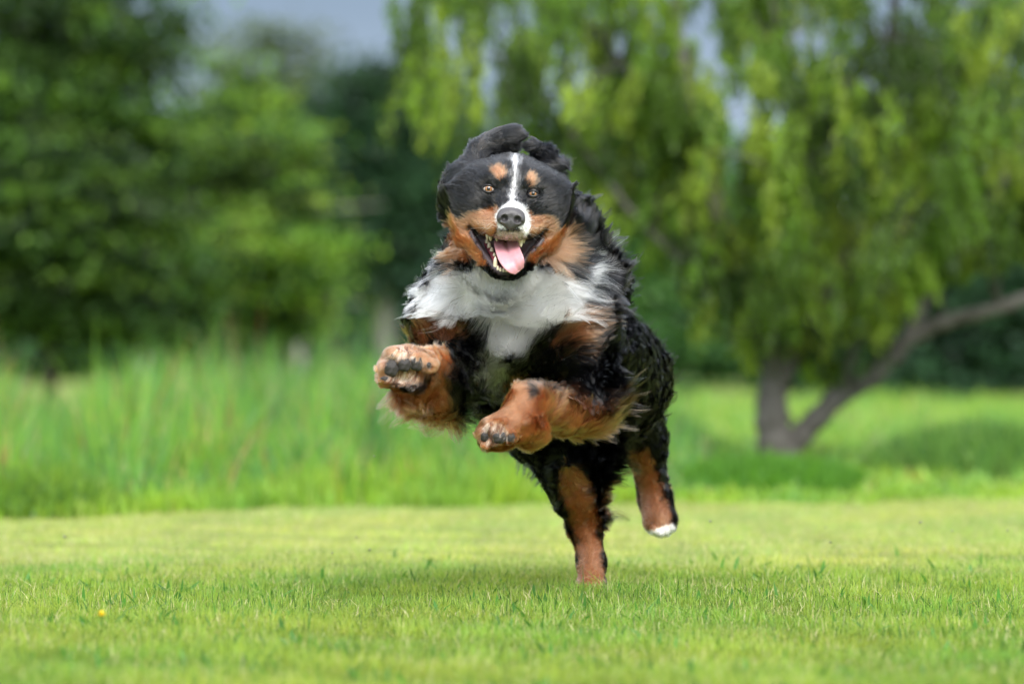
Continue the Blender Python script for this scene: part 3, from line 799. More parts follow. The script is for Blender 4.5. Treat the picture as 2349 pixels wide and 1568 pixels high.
rows = [(*P(1158, 548, -.235), .024, .006), (*P(1160, 556, -.285), .0265, .006), (*P(1163, 570, -.325), .027, .0055), (*P(1168, 586, -.357), .027, .005),
        (*P(1176, 600, -.374), .0265, .0045), (*P(1184, 612, -.376), .0225, .004), (*P(1189, 619, -.371), .0135, .003), (*P(1191, 622, -.369), .001, .001)]
sp = smooth_path(rows, 30)
sp[-6:, 3] = np.sqrt(np.maximum(0, 1 - (np.arange(6) / 5.0) ** 2)) * sp[-6, 3] + 1e-4
v, q = sweep(sp[:, :3], sp[:, 3], sp[:, 4], groove=.95)
m_tongue = simple_mat('tongue', (0.58, 0.25, 0.29), 0.42, noise_scale=160, col2=(0.66, 0.34, 0.38), bump=0.35, sss=0.25)
mesh_np('tongue', v, q[:, ::-1], m_tongue, dog)

# gums and teeth
m_gum = simple_mat('gum', (0.30, 0.07, 0.085), 0.25, noise_scale=90, col2=(0.14, 0.03, 0.045), bump=.4)
for pts_ in ([(1108, 548, -.262), (1117, 563, -.272), (1126, 578, -.29), (1133, 592, -.315), (1138, 606, -.338)],
             [(1137, 606, -.335), (1142, 616, -.345), (1152, 620, -.349), (1163, 620, -.349), (1174, 617, -.345)]):
    pth = smooth_path([P(*q_) for q_ in pts_], 14)
    v, q = tube(pth, 0.0062, 8); mesh_np('gum', v, q, m_gum, dog)
m_tooth = simple_mat('tooth', (0.78, 0.70, 0.52), 0.25, noise_scale=60, col2=(0.62, 0.52, 0.34))
def tooth(px, py, Y, w, hgt, up=1, tilt=0.0):
    base = P(px, py, Y); ax = unit(np.array([tilt, -0.10, up])); n = 7
    t = np.linspace(0, 1, n); path = base + (t[:, None] - .3) * hgt * ax
    v, q = tube(path, w * np.sqrt(np.maximum(1 - t ** 2.2, 0.003)), 8)
    mesh_np('tooth', v, q, m_tooth, dog)
for a_ in ((1117, 554, -.276, .0048, .013), (1122, 565, -.284, .0052, .014), (1128, 576, -.297, .0050, .013), (1134, 587, -.315, .0042, .011),
           (1136, 607, -.350, .0052, .026), (1142, 616, -.357, .0034, .010), (1148, 619, -.360, .0032, .009), (1155, 620.5, -.361, .0030, .009), (1162, 620.5, -.361, .0030, .009), (1169, 619, -.359, .0032, .010)):
    tooth(*a_)
for a_ in ((1195, 547, -.345, .0052, .028), (1191, 553, -.31, .0045, .018), (1201, 549, -.315, .0040, .014), (1139, 547, -.31, .0036, .010), (1118, 541, -.30, .0042, .013), (1125, 545, -.305, .0040, .012)):
    tooth(*a_, up=-1)

# pads and claws of the front paws
m_pad = simple_mat('paw_pad', (0.022, 0.020, 0.020), 0.7, noise_scale=380, col2=(0.05, 0.043, 0.04), bump=.8)
m_claw = simple_mat('claw', (0.10, 0.075, 0.05), 0.3, noise_scale=60, col2=(0.25, 0.2, 0.13))
for (cx, cz, a_, c_) in [(899, 844, 13.5, 16), (928, 835, 14, 14), (957, 833, 12.5, 14.5), (884, 869, 9, 6), (940, 884, 17, 8), (984, 838, 5, 7),
                        (1146, 1002, 15, 12), (1112, 1000, 8, 11), (1172, 1003, 8, 10)]:
    q0 = P(cx, cz, -.46); sy = surf_y(q0)
    if sy is None: print('pad misses', cx, cz); sy = -.45
    v, q, _ = ball((q0[0], sy + .0035, q0[2]), (a_ * .00118, .0105, c_ * .00118), nu=28, nv=14, jit=.10)
    mesh_np('paw_pad', v, q, m_pad, dog)
for (cx, cz, dx) in ((892, 814, -.2), (901, 811, 0), (936, 812, .1), (985, 826, .4), (1143, 984, 0), (1118, 986, -.2)):
    q0 = P(cx, cz, -.46); sy = surf_y(q0) or -.45
    base = np.array([q0[0], sy + .004, q0[2]]); ax = unit(np.array([dx, -1, -.25]))
    t = np.linspace(0, 1, 6); v, q = tube(base + t[:, None] * .017 * ax + np.array([0, 0, -.004]) * (t ** 2)[:, None], .0036 * (1.02 - t), 8)
    mesh_np('claw', v, q, m_claw, dog)
# ---------------------------------------------------------------- coat: markings, flow and strands
def to_px(p):
    s = (p[:, 1] + CAM_D) / FPX
    return p[:, 0] / s + CX, HY - (p[:, 2] - CAM_H) / s

BLACK = np.array([0.0045, 0.005, 0.0065]); TAN = np.array([0.315, 0.138, 0.066]); WHITE = np.array([0.94, 0.93, 0.91])
DTAN = np.array([0.15, 0.066, 0.036]); GREY = np.array([0.42, 0.42, 0.38]); PALE = np.array([0.62, 0.38, 0.24])
LIP = np.array([0.040, 0.027, 0.032]); GUM = np.array([0.20, 0.035, 0.045])
PATCH = [  # (polygon in the front view, colour, depth range, edge softness)
    ([(975, 735), (1005, 720), (1045, 735), (1060, 760), (1030, 790), (960, 800), (935, 770)], DTAN * 1.9, (-.3, .15), 14),
    ([(1290, 700), (1345, 700), (1365, 745), (1350, 795), (1290, 800), (1255, 780), (1265, 735)], DTAN * 1.7, (-.3, .15), 20),
    ([(1110, 800), (1155, 800), (1165, 870), (1160, 930), (1120, 930), (1095, 880)], GREY, (-.3, .2), 12),
    ([(1010, 586), (1060, 596), (1110, 606), (1128, 616), (1160, 630), (1190, 615), (1206, 606), (1255, 608), (1310, 592), (1352, 580), (1368, 600), (1350, 640), (1315, 672),
      (1288, 712), (1262, 750), (1228, 790), (1190, 828), (1140, 832), (1108, 795), (1080, 765), (1052, 738), (1028, 715), (1000, 700), (965, 715), (950, 690), (955, 660), (985, 640), (1010, 618)], WHITE, (-.3, .16), 7),
    ([(988, 568), (1012, 580), (1025, 600), (1010, 606), (990, 588)], WHITE, (-.3, .16), 6),
    ([(860, 770), (950, 775), (1005, 780), (1032, 806), (1046, 850), (1040, 900), (1030, 960), (880, 990), (850, 880)], TAN, (-.7, -.17), 6),
    ([(1070, 950), (1120, 925), (1165, 890), (1192, 862), (1212, 868), (1228, 900), (1270, 905), (1320, 925), (1355, 950), (1390, 975), (1380, 1020), (1300, 1030), (1200, 1060), (1070, 1060)], TAN, (-.7, .0), 8),
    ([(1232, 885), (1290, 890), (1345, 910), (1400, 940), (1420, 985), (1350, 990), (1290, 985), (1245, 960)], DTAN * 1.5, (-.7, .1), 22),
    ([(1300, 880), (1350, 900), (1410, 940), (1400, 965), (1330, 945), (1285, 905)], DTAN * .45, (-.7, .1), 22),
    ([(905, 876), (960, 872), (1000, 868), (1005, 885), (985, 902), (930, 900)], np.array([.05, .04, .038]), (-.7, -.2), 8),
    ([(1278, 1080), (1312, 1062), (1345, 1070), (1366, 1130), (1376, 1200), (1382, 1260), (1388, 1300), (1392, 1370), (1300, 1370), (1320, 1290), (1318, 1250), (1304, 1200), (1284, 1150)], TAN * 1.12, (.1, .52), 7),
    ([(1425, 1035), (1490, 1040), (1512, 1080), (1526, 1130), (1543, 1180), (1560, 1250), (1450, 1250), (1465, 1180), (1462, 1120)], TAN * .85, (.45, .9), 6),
    ([(1478, 1210), (1490, 1214), (1515, 1210), (1545, 1195), (1560, 1250), (1450, 1250)], WHITE, (.45, .9), 3),
    ([(1140, 472), (1152, 478), (1142, 500), (1142, 530), (1130, 552), (1100, 536), (1082, 517), (1076, 530), (1098, 575), (1118, 605), (1112, 618), (1090, 612), (1066, 600), (1032, 580), (1022, 555),
      (1024, 530), (1034, 512), (1044, 500), (1060, 506), (1075, 492), (1100, 483), (1118, 480)], TAN, (-.6, 0), 2.5),
    ([(1211, 476), (1223, 492), (1247, 493), (1268, 498), (1274, 514), (1275, 530), (1286, 530), (1296, 540), (1298, 560), (1294, 578), (1280, 592), (1247, 606), (1211, 610), (1208, 590), (1232, 553),
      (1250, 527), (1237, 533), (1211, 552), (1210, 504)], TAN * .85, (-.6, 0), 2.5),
    ([(1036, 588), (1066, 600), (1096, 612), (1088, 628), (1050, 615), (1030, 602)], BLACK, (-.6, .1), 6),
    ([(1240, 606), (1285, 596), (1325, 585), (1345, 606), (1300, 622), (1255, 620)], BLACK, (-.6, .1), 8),
    ([(1132, 392), (1142, 386), (1156, 388), (1161, 401), (1157, 414), (1146, 419), (1136, 412), (1130, 402)], TAN * .85, (-.6, 0), 3),
    ([(1212, 396), (1223, 398), (1228, 410), (1225, 424), (1215, 430), (1207, 422), (1205, 409)], TAN * .85, (-.6, 0), 3),
    ([(1140, 528), (1206, 528), (1210, 545), (1205, 558), (1140, 558), (1134, 545)], np.array([.40, .34, .29]), (-.6, 0), 5),
    ([(1168, 350), (1194, 352), (1193, 385), (1189, 430), (1192, 458), (1166, 460), (1171, 430), (1174, 395)], np.array([.16, .16, .165]), (-.6, 0), 5),
    ([(1177, 352), (1184, 352), (1186, 375), (1184, 405), (1179, 440), (1182, 460), (1200, 468), (1211, 482), (1218, 505), (1216, 530), (1207, 545), (1206, 528), (1142, 530), (1138, 500), (1140, 482), (1152, 472), (1170, 461),
      (1175, 440), (1178, 400), (1176, 370)], WHITE, (-.6, 0), 3),
]
def paint(p, r, soft=1.0):
    """coat colour at points p; r is one random number per point that feathers the borders"""
    x, z = to_px(p)
    w = noise(p, 0.035, 1) * 0.8 + noise(p, 0.012, 2) * 0.4
    col = np.repeat(BLACK[None], len(p), 0)
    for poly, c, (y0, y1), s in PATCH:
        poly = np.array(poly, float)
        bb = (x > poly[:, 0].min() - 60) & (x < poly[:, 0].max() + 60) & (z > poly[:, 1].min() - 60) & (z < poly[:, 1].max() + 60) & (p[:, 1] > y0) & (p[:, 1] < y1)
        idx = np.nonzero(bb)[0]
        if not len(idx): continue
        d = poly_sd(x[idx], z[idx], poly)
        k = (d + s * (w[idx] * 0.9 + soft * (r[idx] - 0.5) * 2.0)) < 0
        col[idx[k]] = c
    # paws: pale fur between the toes, shade in creases painted as dark blotches
    for (cx, cz, rr) in ((925, 838, 40), (1138, 993, 30)):
        k = (((x - cx) ** 2 + (z - cz) ** 2) < rr * rr) & (p[:, 1] < -.43)
        s_, g_ = f.at(p)
        crease = noise(p, 0.013, 3) + noise(p, 0.03, 5) * .5
        kk = k & (r < 0.62)
        col[kk] = PALE * (0.5 + 0.8 * r[kk, None])
        kk = k & (crease > .25) & (r < .75)
        col[kk] = np.array([.72, .62, .52])
        kk = k & (crease < -.45) & (r < .85)
        col[kk] = np.array([.085, .035, .02])
    return col

FL = []   # flow guides: position, direction (right, up, away), length in mm, lift off the skin, wave
def g(px, py, Y, dx, du, dY, L, lift=.25, wave=.25): FL.append((*P(px, py, Y), *(np.array([dx, du, dY]) / math.sqrt(dx * dx + du * du + dY * dY)), L, lift, wave))
g(1176, 470, -.35, 0, 1, .6, 5, .15, 0); g(1178, 430, -.30, 0, 1, .4, 9, .2, .1); g(1179, 395, -.29, 0, 1, .4, 16, .22, .15); g(1180, 360, -.25, .1, .7, 1, 22, .25, .2)
g(1150, 440, -.28, -.5, .7, .4, 7, .15, 0); g(1200, 445, -.28, .5, .7, .4, 7, .15, 0)
g(1130, 390, -.26, -.5, 1, .4, 17, .25, .2); g(1228, 400, -.26, .5, 1, .4, 17, .25, .2); g(1100, 420, -.24, -1, .5, .5, 20, .25, .2); g(1250, 430, -.24, 1, .3, .5, 20, .25, .2)
g(1135, 362, -.22, -.4, .8, .7, 26, .3, .3); g(1230, 370, -.22, .4, .8, .7, 26, .3, .3)
g(1070, 415, -.22, -1, .3, .2, 36, .42, .9); g(1268, 420, -.20, 1, .2, .2, 34, .4, .8)
g(1105, 465, -.27, -1, -.1, .4, 11, .15, .05); g(1240, 475, -.27, 1, -.1, .4, 11, .15, .05); g(1070, 460, -.24, -1, -.5, .2, 34, .38, .8); g(1268, 470, -.22, 1, -.5, .2, 32, .36, .7)
g(1140, 500, -.34, -1, .1, .5, 5, .12, 0); g(1210, 500, -.34, 1, .1, .5, 5, .12, 0); g(1172, 545, -.36, 0, -1, .2, 6, .2, 0); g(1120, 535, -.31, -.8, -.4, .2, 6, .15, 0); g(1225, 538, -.31, .8, -.4, .2, 6, .15, 0)
g(1105, 510, -.29, -1, 0, .4, 8, .15, .05); g(1240, 515, -.29, 1, 0, .4, 8, .15, .05)
g(1065, 505, -.23, -.9, -.6, .3, 26, .22, .3); g(1055, 540, -.22, -.7, -.9, .3, 36, .25, .5); g(1060, 570, -.22, -.8, -.8, .2, 42, .3, .6); g(1090, 590, -.24, -.5, -1, .1, 40, .3, .6); g(1035, 500, -.16, -.6, -.9, .4, 32, .25, .4)
g(1275, 515, -.22, .7, -.8, .3, 24, .22, .3); g(1285, 550, -.22, .5, -.9, .3, 36, .25, .5); g(1270, 580, -.22, .6, -.9, .2, 42, .3, .6); g(1235, 600, -.24, .4, -1, .1, 40, .3, .6); g(1300, 510, -.13, .6, -.9, .4, 34, .25, .4)
g(1157, 632, -.33, 0, -1, .5, 9, .15, .1); g(1105, 592, -.27, -.5, -1, .2, 26, .3, .4); g(1125, 618, -.28, -.3, -1, .2, 22, .3, .3); g(1200, 612, -.28, .3, -1, .2, 22, .3, .3); g(1228, 580, -.26, .5, -1, .2, 26, .3, .4)
g(1078, 380, -.17, -.1, 1, .1, 30, .28, .5); g(1096, 347, -.16, .4, .9, 0, 32, .22, .4); g(1122, 325, -.15, .8, .5, 0, 30, .16, .3); g(1160, 308, -.15, 1, .1, 0, 26, .08, .1); g(1186, 313, -.16, 1, -.3, 0, 16, .1, .1)
g(1205, 325, -.16, -.8, .3, 0, 12, .1, .1); g(1226, 333, -.16, -.8, .4, 0, 22, .08, .1); g(1252, 350, -.16, .5, -.6, 0, 22, .1, .2); g(1270, 378, -.16, .8, -.2, 0, 26, .25, .3); g(1145, 345, -.16, .1, 1, .1, 30, .3, .4)
g(1035, 400, -.16, -.7, .5, .5, 28, .3, .6); g(1285, 395, -.14, .7, .4, .5, 26, .3, .6); g(1028, 450, -.15, -.5, -.8, .4, 30, .3, .5); g(1305, 450, -.12, .5, -.8, .5, 34, .3, .4)
g(1340, 540, .0, .8, -.6, .5, 60, .4, .5); g(1365, 580, .05, .8, -.8, .4, 55, .35, .6); g(1330, 500, 0, .7, -.4, .6, 40, .3, .4); g(1005, 560, -.02, -.7, -.7, .5, 40, .3, .3); g(965, 640, 0, -.5, -.9, .4, 42, .25, .3); g(940, 710, 0, -.3, -1, .4, 42, .25, .3)
g(1165, 660, -.15, 0, -1, -.1, 75, .25, .3); g(1120, 650, -.14, -.8, -.45, -.1, 100, .30, .4); g(1080, 645, -.12, -1, -.25, -.05, 110, .33, .5); g(1020, 645, -.09, -1, -.25, .2, 60, .25, .5); g(1010, 605, -.09, -.9, -.5, .3, 45, .25, .4); g(965, 660, -.04, -.5, -.8, .3, 40, .22, .3)
g(1210, 650, -.14, .8, -.3, -.1, 100, .30, .4); g(1260, 645, -.12, 1, -.05, -.05, 115, .34, .5); g(1330, 615, -.07, 1, .3, .15, 75, .3, .7); g(1380, 620, .02, .9, -.2, .4, 55, .3, .6); g(1270, 700, -.12, 1, -.15, -.05, 85, .3, .5); g(1220, 730, -.14, .6, -.8, -.1, 110, .3, .5)
g(1160, 720, -.16, .15, -1, -.15, 110, .28, .4); g(1110, 700, -.15, .1, -1, -.1, 110, .3, .5); g(1060, 690, -.12, -.7, -.5, -.1, 95, .33, .6); g(990, 690, -.09, -.8, -.6, .1, 52, .25, .5); g(1145, 785, -.15, 0, -1, 0, 85, .3, .5); g(1200, 770, -.15, .4, -1, 0, 95, .33, .6)
g(1000, 755, -.07, -.5, -.7, 0, 44, .3, .4); g(1050, 760, -.08, -.1, -.9, 0, 46, .25, .3); g(1320, 745, -.08, .8, -.6, .1, 50, .3, .5); g(1380, 700, .05, .7, -.7, .3, 55, .3, .4); g(1390, 780, .1, .6, -.8, .3, 50, .3, .4)
g(1070, 830, -.1, .1, -1, 0, 44, .2, .3); g(1085, 890, -.05, .2, -1, .1, 44, .25, .4); g(1040, 810, -.14, 0, -1, .1, 30, .2, .2)
g(1005, 815, -.28, .1, .3, .6, 11, .2, .1); g(1010, 850, -.31, .3, -.8, .4, 22, .2, .2); g(965, 815, -.38, .1, .6, .5, 12, .25, .1); g(990, 895, -.3, -.1, -1, .1, 150, .25, .8); g(1030, 890, -.25, .1, -1, .1, 130, .25, .7); g(935, 900, -.34, .1, -1, .1, 85, .12, .5)
g(975, 870, -.38, .2, -1, .1, 32, .3, .3)
g(925, 838, -.47, 0, -.4, -.6, 13, .45, .4); g(895, 800, -.44, -.7, .8, -.1, 20, .55, .4); g(930, 795, -.43, 0, 1, 0, 18, .5, .4); g(872, 840, -.44, -1, -.1, 0, 13, .35, .2); g(925, 880, -.45, -.1, -1, -.2, 20, .3, .3); g(985, 835, -.42, .7, .2, .3, 12, .25, .1)
g(1320, 850, -.1, .3, -1, 0, 42, .25, .4); g(1260, 850, -.1, .1, -1, 0, 34, .25, .4); g(1375, 950, -.06, .9, -.35, .3, 80, .35, .5); g(1340, 990, -.08, .7, -.7, .3, 60, .3, .4); g(1290, 960, -.2, .5, -.7, .3, 42, .25, .3); g(1260, 910, -.25, .6, -.2, .4, 34, .3, .4); g(1290, 990, -.15, .3, -1, .3, 36, .2, .3)
g(1215, 880, -.33, -.2, .4, .5, 16, .25, .2); g(1200, 915, -.36, -.4, -.9, -.1, 14, .2, .2); g(1165, 950, -.42, -.5, -.8, -.1, 12, .2, .15); g(1215, 975, -.36, .5, -.9, .2, 36, .25, .4); g(1180, 1010, -.38, .3, -1, .1, 30, .25, .3); g(1235, 940, -.32, .7, -.5, .4, 30, .3, .3)
g(1135, 990, -.46, -.1, -.5, -.6, 12, .4, .4); g(1105, 975, -.44, -.9, .2, 0, 10, .3, .1); g(1125, 1030, -.42, -.2, -1, 0, 16, .3, .2)
g(1420, 760, .35, .5, -.7, .5, 52, .25, .25); g(1500, 870, .6, .3, -.9, .4, 52, .25, .25); g(1420, 850, .25, .7, -.7, .3, 60, .28, .3); g(1380, 880, .1, .7, -.6, .3, 60, .28, .35); g(1450, 980, .45, .2, -1, .2, 56, .25, .3); g(1520, 980, .65, .2, -1, .3, 38, .3, .4)
g(1150, 880, .0, -.1, -1, .1, 48, .25, .4); g(1130, 950, .05, .2, -1, .2, 46, .3, .5); g(1180, 1000, .15, -.3, -1, .1, 90, .35, .8); g(1230, 1020, .2, -.6, -1, 0, 105, .4, .9); g(1310, 1030, .25, .0, -1, .1, 45, .25, .4); g(1380, 1040, .35, .6, -1, .1, 90, .4, .8)
g(1262, 1100, .27, -.1, -1, .2, 32, .22, .3); g(1320, 1120, .28, 0, -1, 0, 26, .15, .05); g(1380, 1080, .38, .7, -.8, .1, 100, .4, .7); g(1378, 1150, .4, .5, -1, .1, 65, .35, .5); g(1340, 1180, .33, 0, -1, 0, 18, .12, .03); g(1310, 1200, .4, -.3, -1, .2, 22, .25, .2)
g(1352, 1260, .31, 0, -1, .1, 9, .15, .05); g(1356, 1335, .26, 0, -.8, -.4, 9, .15, .05); g(1385, 1280, .36, .3, -1, .2, 13, .25, .1)
g(1450, 1040, .6, 0, -1, .1, 24, .22, .2); g(1500, 1060, .62, 0, -1, .1, 20, .22, .2); g(1535, 1090, .7, .5, -1, .2, 30, .3, .4); g(1492, 1110, .67, 0, -1, 0, 12, .18, .1); g(1500, 1170, .66, 0, -1, -.1, 10, .18, .1); g(1540, 1170, .7, .6, -1, .1, 20, .3, .2); g(1520, 1225, .63, 0, -1, -.2, 8, .2, .1)
g(1450, 900, .85, .2, -.8, .5, 45, .3, .4); g(1330, 690, .4, .2, .1, 1, 42, .3, .4); g(1050, 800, .3, -.3, -.8, .5, 45, .3, .4); g(1170, 450, .05, 0, .1, 1, 45, .3, .4); g(1000, 650, .2, -.3, -.3, 1, 45, .3, .4); g(1180, 400, -.1, 0, .4, 1, 28, .25, .3)
FL = np.array(FL)

def flow(p):
    """direction, length, lift, wave at points p, blended from the nearby guides"""
    out = np.zeros((len(p), 6), np.float32); ws = np.zeros(len(p), np.float32)
    for q in FL:
        d2 = ((p - q[:3]) ** 2).sum(1)
        w = 1.0 / (d2 + 0.00012) ** 2.2 * 1e-8
        out += w[:, None] * q[3:9].astype(np.float32); ws += w
    out /= ws[:, None]
    back_ = np.clip((p[:, 1] - .02) / .12, 0, 1)
    return unit(out[:, :3]), out[:, 3] * (1 + .25 * back_ * (out[:, 3] > 38)), out[:, 4] * (1 - .2 * back_), out[:, 5] * (.55 - .33 * back_)

V4 = BV[BF]
TRI = np.concatenate([V4[:, [0, 1, 2]], V4[:, [0, 2, 3]]])
AREA = np.linalg.norm(np.cross(TRI[:, 1] - TRI[:, 0], TRI[:, 2] - TRI[:, 0]), axis=1) * 0.5

def bare(p):
    """where skin shows: eyes, nose, mouth, lower lip, pads"""
    h = to_head(p); x, y, z = h[:, 0], h[:, 1], h[:, 2]
    d = poly_sd(x, z, MOUTH)
    front = y < 16
    inside = front & (d < 1.0) & (z > -205) & (z < -60)
    lowlip = front & (d < np.where(z < -150, 17, 11)) & (z < -84 - 0.12 * np.abs(x))
    # keep the upper lip furred: only below the mouth polygon's own top edge
    lowlip &= ~((np.abs(x) < 62) & (z > -120) & (d > 0))
    b = inside | lowlip
    for (ex, ez), (rx, rz) in ((EYE_L, (14.5, 9.4)), (EYE_R, (12, 8))):
        b |= (((x - ex) / rx) ** 2 + ((z - ez + 1.5) / rz) ** 2 < 1) & (y < 0)
    b |= (((x - 6) / 29) ** 2 + ((z + 62) / 22) ** 2 < 1) & (y < -70)
    return b, inside, lowlip

PADS = [(899, 844, 13.5, 16), (928, 835, 14, 14), (957, 833, 12.5, 14.5), (884, 869, 9, 6), (940, 884, 16, 8), (984, 838, 6, 8),
        (1146, 1002, 15, 12), (1112, 1000, 8, 11), (1172, 1003, 8, 10)]

def grow(n, dens, seed, steps, lscale=1.0):
    r = np.random.default_rng(seed)
    cen = TRI.mean(1)
    wgt = AREA * dens(cen)
    idx = r.choice(len(TRI), n, p=wgt / wgt.sum())
    u = r.random((n, 2)); k = u.sum(1) > 1; u[k] = 1 - u[k]
    T = TRI[idx]
    p = T[:, 0] + u[:, :1] * (T[:, 1] - T[:, 0]) + u[:, 1:] * (T[:, 2] - T[:, 0])
    b, _, _ = bare(p)
    px, pz = to_px(p)
    for (cx, cz, a, c) in PADS:
        b |= (((px - cx) / a) ** 2 + ((pz - cz) / c) ** 2 < 1) & (p[:, 1] < -.42)
    p = p[~b]; n = len(p)
    D, L, lift, wave = flow(p)
    _, nrm = f.at(p)
    D = unit(D - nrm * (D * nrm).sum(1, keepdims=True) * 0.85)
    L = L * 0.001 * lscale * r.uniform(0.6, 1.25, n) * (1 + 0.12 * noise(p, 0.05, 3))
    pts = np.zeros((n, steps, 3), np.float32)
    cur = p - nrm * 0.0015
    pts[:, 0] = cur
    rdir = r.normal(size=(n, 3)).astype(np.float32) * 0.055
    for i in range(1, steps):
        t = i / (steps - 1)
        wv = np.stack([noise(cur, 0.10, 4), noise(cur, 0.10, 5), noise(cur, 0.10, 6)], -1) * (wave * (0.4 + 0.9 * t))[:, None]
        wv += np.stack([noise(cur, 0.02, 7), noise(cur, 0.02, 8), noise(cur, 0.02, 9)], -1) * (wave * 0.22)[:, None]
        d = D + nrm * (lift * (1.15 - 1.1 * t))[:, None] + wv + rdir
        d[:, 2] -= 0.10 * t
        d = unit(d)
        cur = cur + d * (L / (steps - 1))[:, None]
        s, gr = f.at(cur)
        need = 0.0008 + np.minimum(L * 0.10 * t, 0.005)
        push = np.clip(need - s, 0, 0.02)
        cur = cur + gr * push[:, None]
        pts[:, i] = cur
    return p, pts, L, nrm, r

def clump(p, pts, every, amount, power, r):
    n = len(p); m = max(8, n // every)
    gi = r.choice(n, m, replace=False)
    kd = KDTree(m)
    for j, i in enumerate(gi): kd.insert(p[i], j)
    kd.balance()
    near = np.fromiter((kd.find(q)[1] for q in p), np.int32, n)
    gidx = gi[near]
    S = pts.shape[1]
    t = (np.arange(S) / (S - 1)) ** power
    am = np.asarray(amount)
    am = am[:, None] if am.ndim else am
    w = (am * t[None, :])[..., None]
    G = pts[gidx]
    return pts + (G - pts) * w, near

def shade(p, near, r, L):
    rr = r.random(len(p))
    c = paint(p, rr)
    n = len(p)
    cv = np.random.default_rng(9).uniform(-1, 1, near.max() + 1)[near]
    lum = c.mean(1)
    k = 1 + 0.16 * cv + 0.16 * r.uniform(-1, 1, n)
    k = np.where(lum > .5, np.minimum(1 + (k - 1) * .8, 1.0), k)  # white only darkens, lock by lock: shade between locks put into the colour
    k = np.where(lum < .02, np.exp(cv * .75 + r.normal(0, .35, n)), k)  # black locks vary in tone, painting in the glossy highlights
    c = c * k[:, None]
    # rust fur runs from dark rust to straw
    tn = (c[:, 0] > .15) & (c[:, 2] < .12)
    s = noise(p, 0.05, 10)[:, None] * .5 + r.uniform(-.5, .5, (n, 1))
    c = np.where(tn[:, None], c * (1 + s * np.array([.22, .28, .34])), c)
    # dark hairs paint shade between white locks; a few brown hairs in the black
    wd = (lum > .5) & (r.random(n) < .015) & (L > .02)
    c[wd] = np.array([.10, .08, .07])
    bl = (lum < .02) & (r.random(n) < .05)
    c[bl] = np.array([.05, .028, .018])
    return np.clip(c, 0.003, .95)

def hair_mat():
    m = bpy.data.materials.new('fur'); m.use_nodes = True
    nt = m.node_tree; nt.nodes.remove(nt.nodes['Principled BSDF'])
    out = nt.nodes['Material Output']
    at = N(nt, 'ShaderNodeAttribute', attribute_name='col')
    h = nt.nodes.new('ShaderNodeBsdfHairPrincipled')
    h.model = 'CHIANG'; h.parametrization = 'COLOR'
    h.inputs['Roughness'].default_value = 0.20; h.inputs['Radial Roughness'].default_value = 0.45
    h.inputs['Coat'].default_value = 0.0; h.inputs['IOR'].default_value = 1.5
    h.inputs['Random Roughness'].default_value = 0.2
    nt.links.new(at.outputs['Color'], h.inputs['Color'])
    nt.links.new(h.outputs[0], out.inputs['Surface'])
    return m
FUR = hair_mat()

def is_face(c):
    h = to_head(c)
    return (h[:, 1] < 40) & (h[:, 2] > -215) & (h[:, 2] < 110) & (np.abs(h[:, 0]) < 130)
def is_paw(c): return (c[:, 1] < -.33)

QUAL = float(__import__('os').environ.get('FURQ', '1'))
# long coat
def dens_long(c):
    _, L, _, _ = flow(c)
    return np.clip((L - 9) / 12, 0, 1) * (0.6 + 0.4 * (c[:, 1] < .5)) * np.where(is_face(c), 1.6, 1.0)
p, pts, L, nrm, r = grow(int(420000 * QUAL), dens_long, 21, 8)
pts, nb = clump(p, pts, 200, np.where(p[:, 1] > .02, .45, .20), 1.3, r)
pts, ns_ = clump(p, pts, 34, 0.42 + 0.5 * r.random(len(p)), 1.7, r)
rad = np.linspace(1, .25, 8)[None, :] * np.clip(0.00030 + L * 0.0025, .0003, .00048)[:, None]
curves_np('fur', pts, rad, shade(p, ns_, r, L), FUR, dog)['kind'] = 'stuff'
# loose wisps that stand off the coat
def dens_wisp(c):
    _, L, _, _ = flow(c)
    return np.clip((L - 30) / 40, 0, 1) ** 1.5
p, pts, L, nrm, r = grow(int(24000 * QUAL), dens_wisp, 23, 10, 1.25)
tt = np.linspace(0, 1, 10)[None, :, None]
pts = pts + (nrm[:, None] * tt ** 1.5 * (L * .12)[:, None, None])
bendv = r.normal(size=(len(p), 1, 3)) * (L * .07)[:, None, None]
pts = pts + bendv * np.sin(tt * 3.6) * tt
pts, ns_ = clump(p, pts, 14, 0.80, .9, r)
rad = np.linspace(1, .2, 10)[None, :] * np.full((len(p), 1), .00034)
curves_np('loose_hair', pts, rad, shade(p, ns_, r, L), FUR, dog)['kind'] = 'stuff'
# undercoat and short coat of face, paws and shanks
def dens_short(c):
    _, L, _, _ = flow(c)
    return np.where(is_face(c) | is_paw(c), 4.0, 0.10) + 3.0 * (L < 26)
p, pts, L, nrm, r = grow(int(340000 * QUAL), dens_short, 22, 5, 1.15)
L0 = np.linalg.norm(pts[:, -1] - pts[:, 0], axis=1)
k = L0 < 0.045
p, pts, L = p[k], pts[k], L[k]
pts, ns_ = clump(p, pts, 40, np.where(is_face(p), .35, .12) + .4 * r.random(len(p)), 1.2, r)
rad = np.linspace(1, .25, 5)[None, :] * np.full((len(p), 1), .00036)
curves_np('short_fur', pts, rad, shade(p, ns_, r, L), FUR, dog)['kind'] = 'stuff'

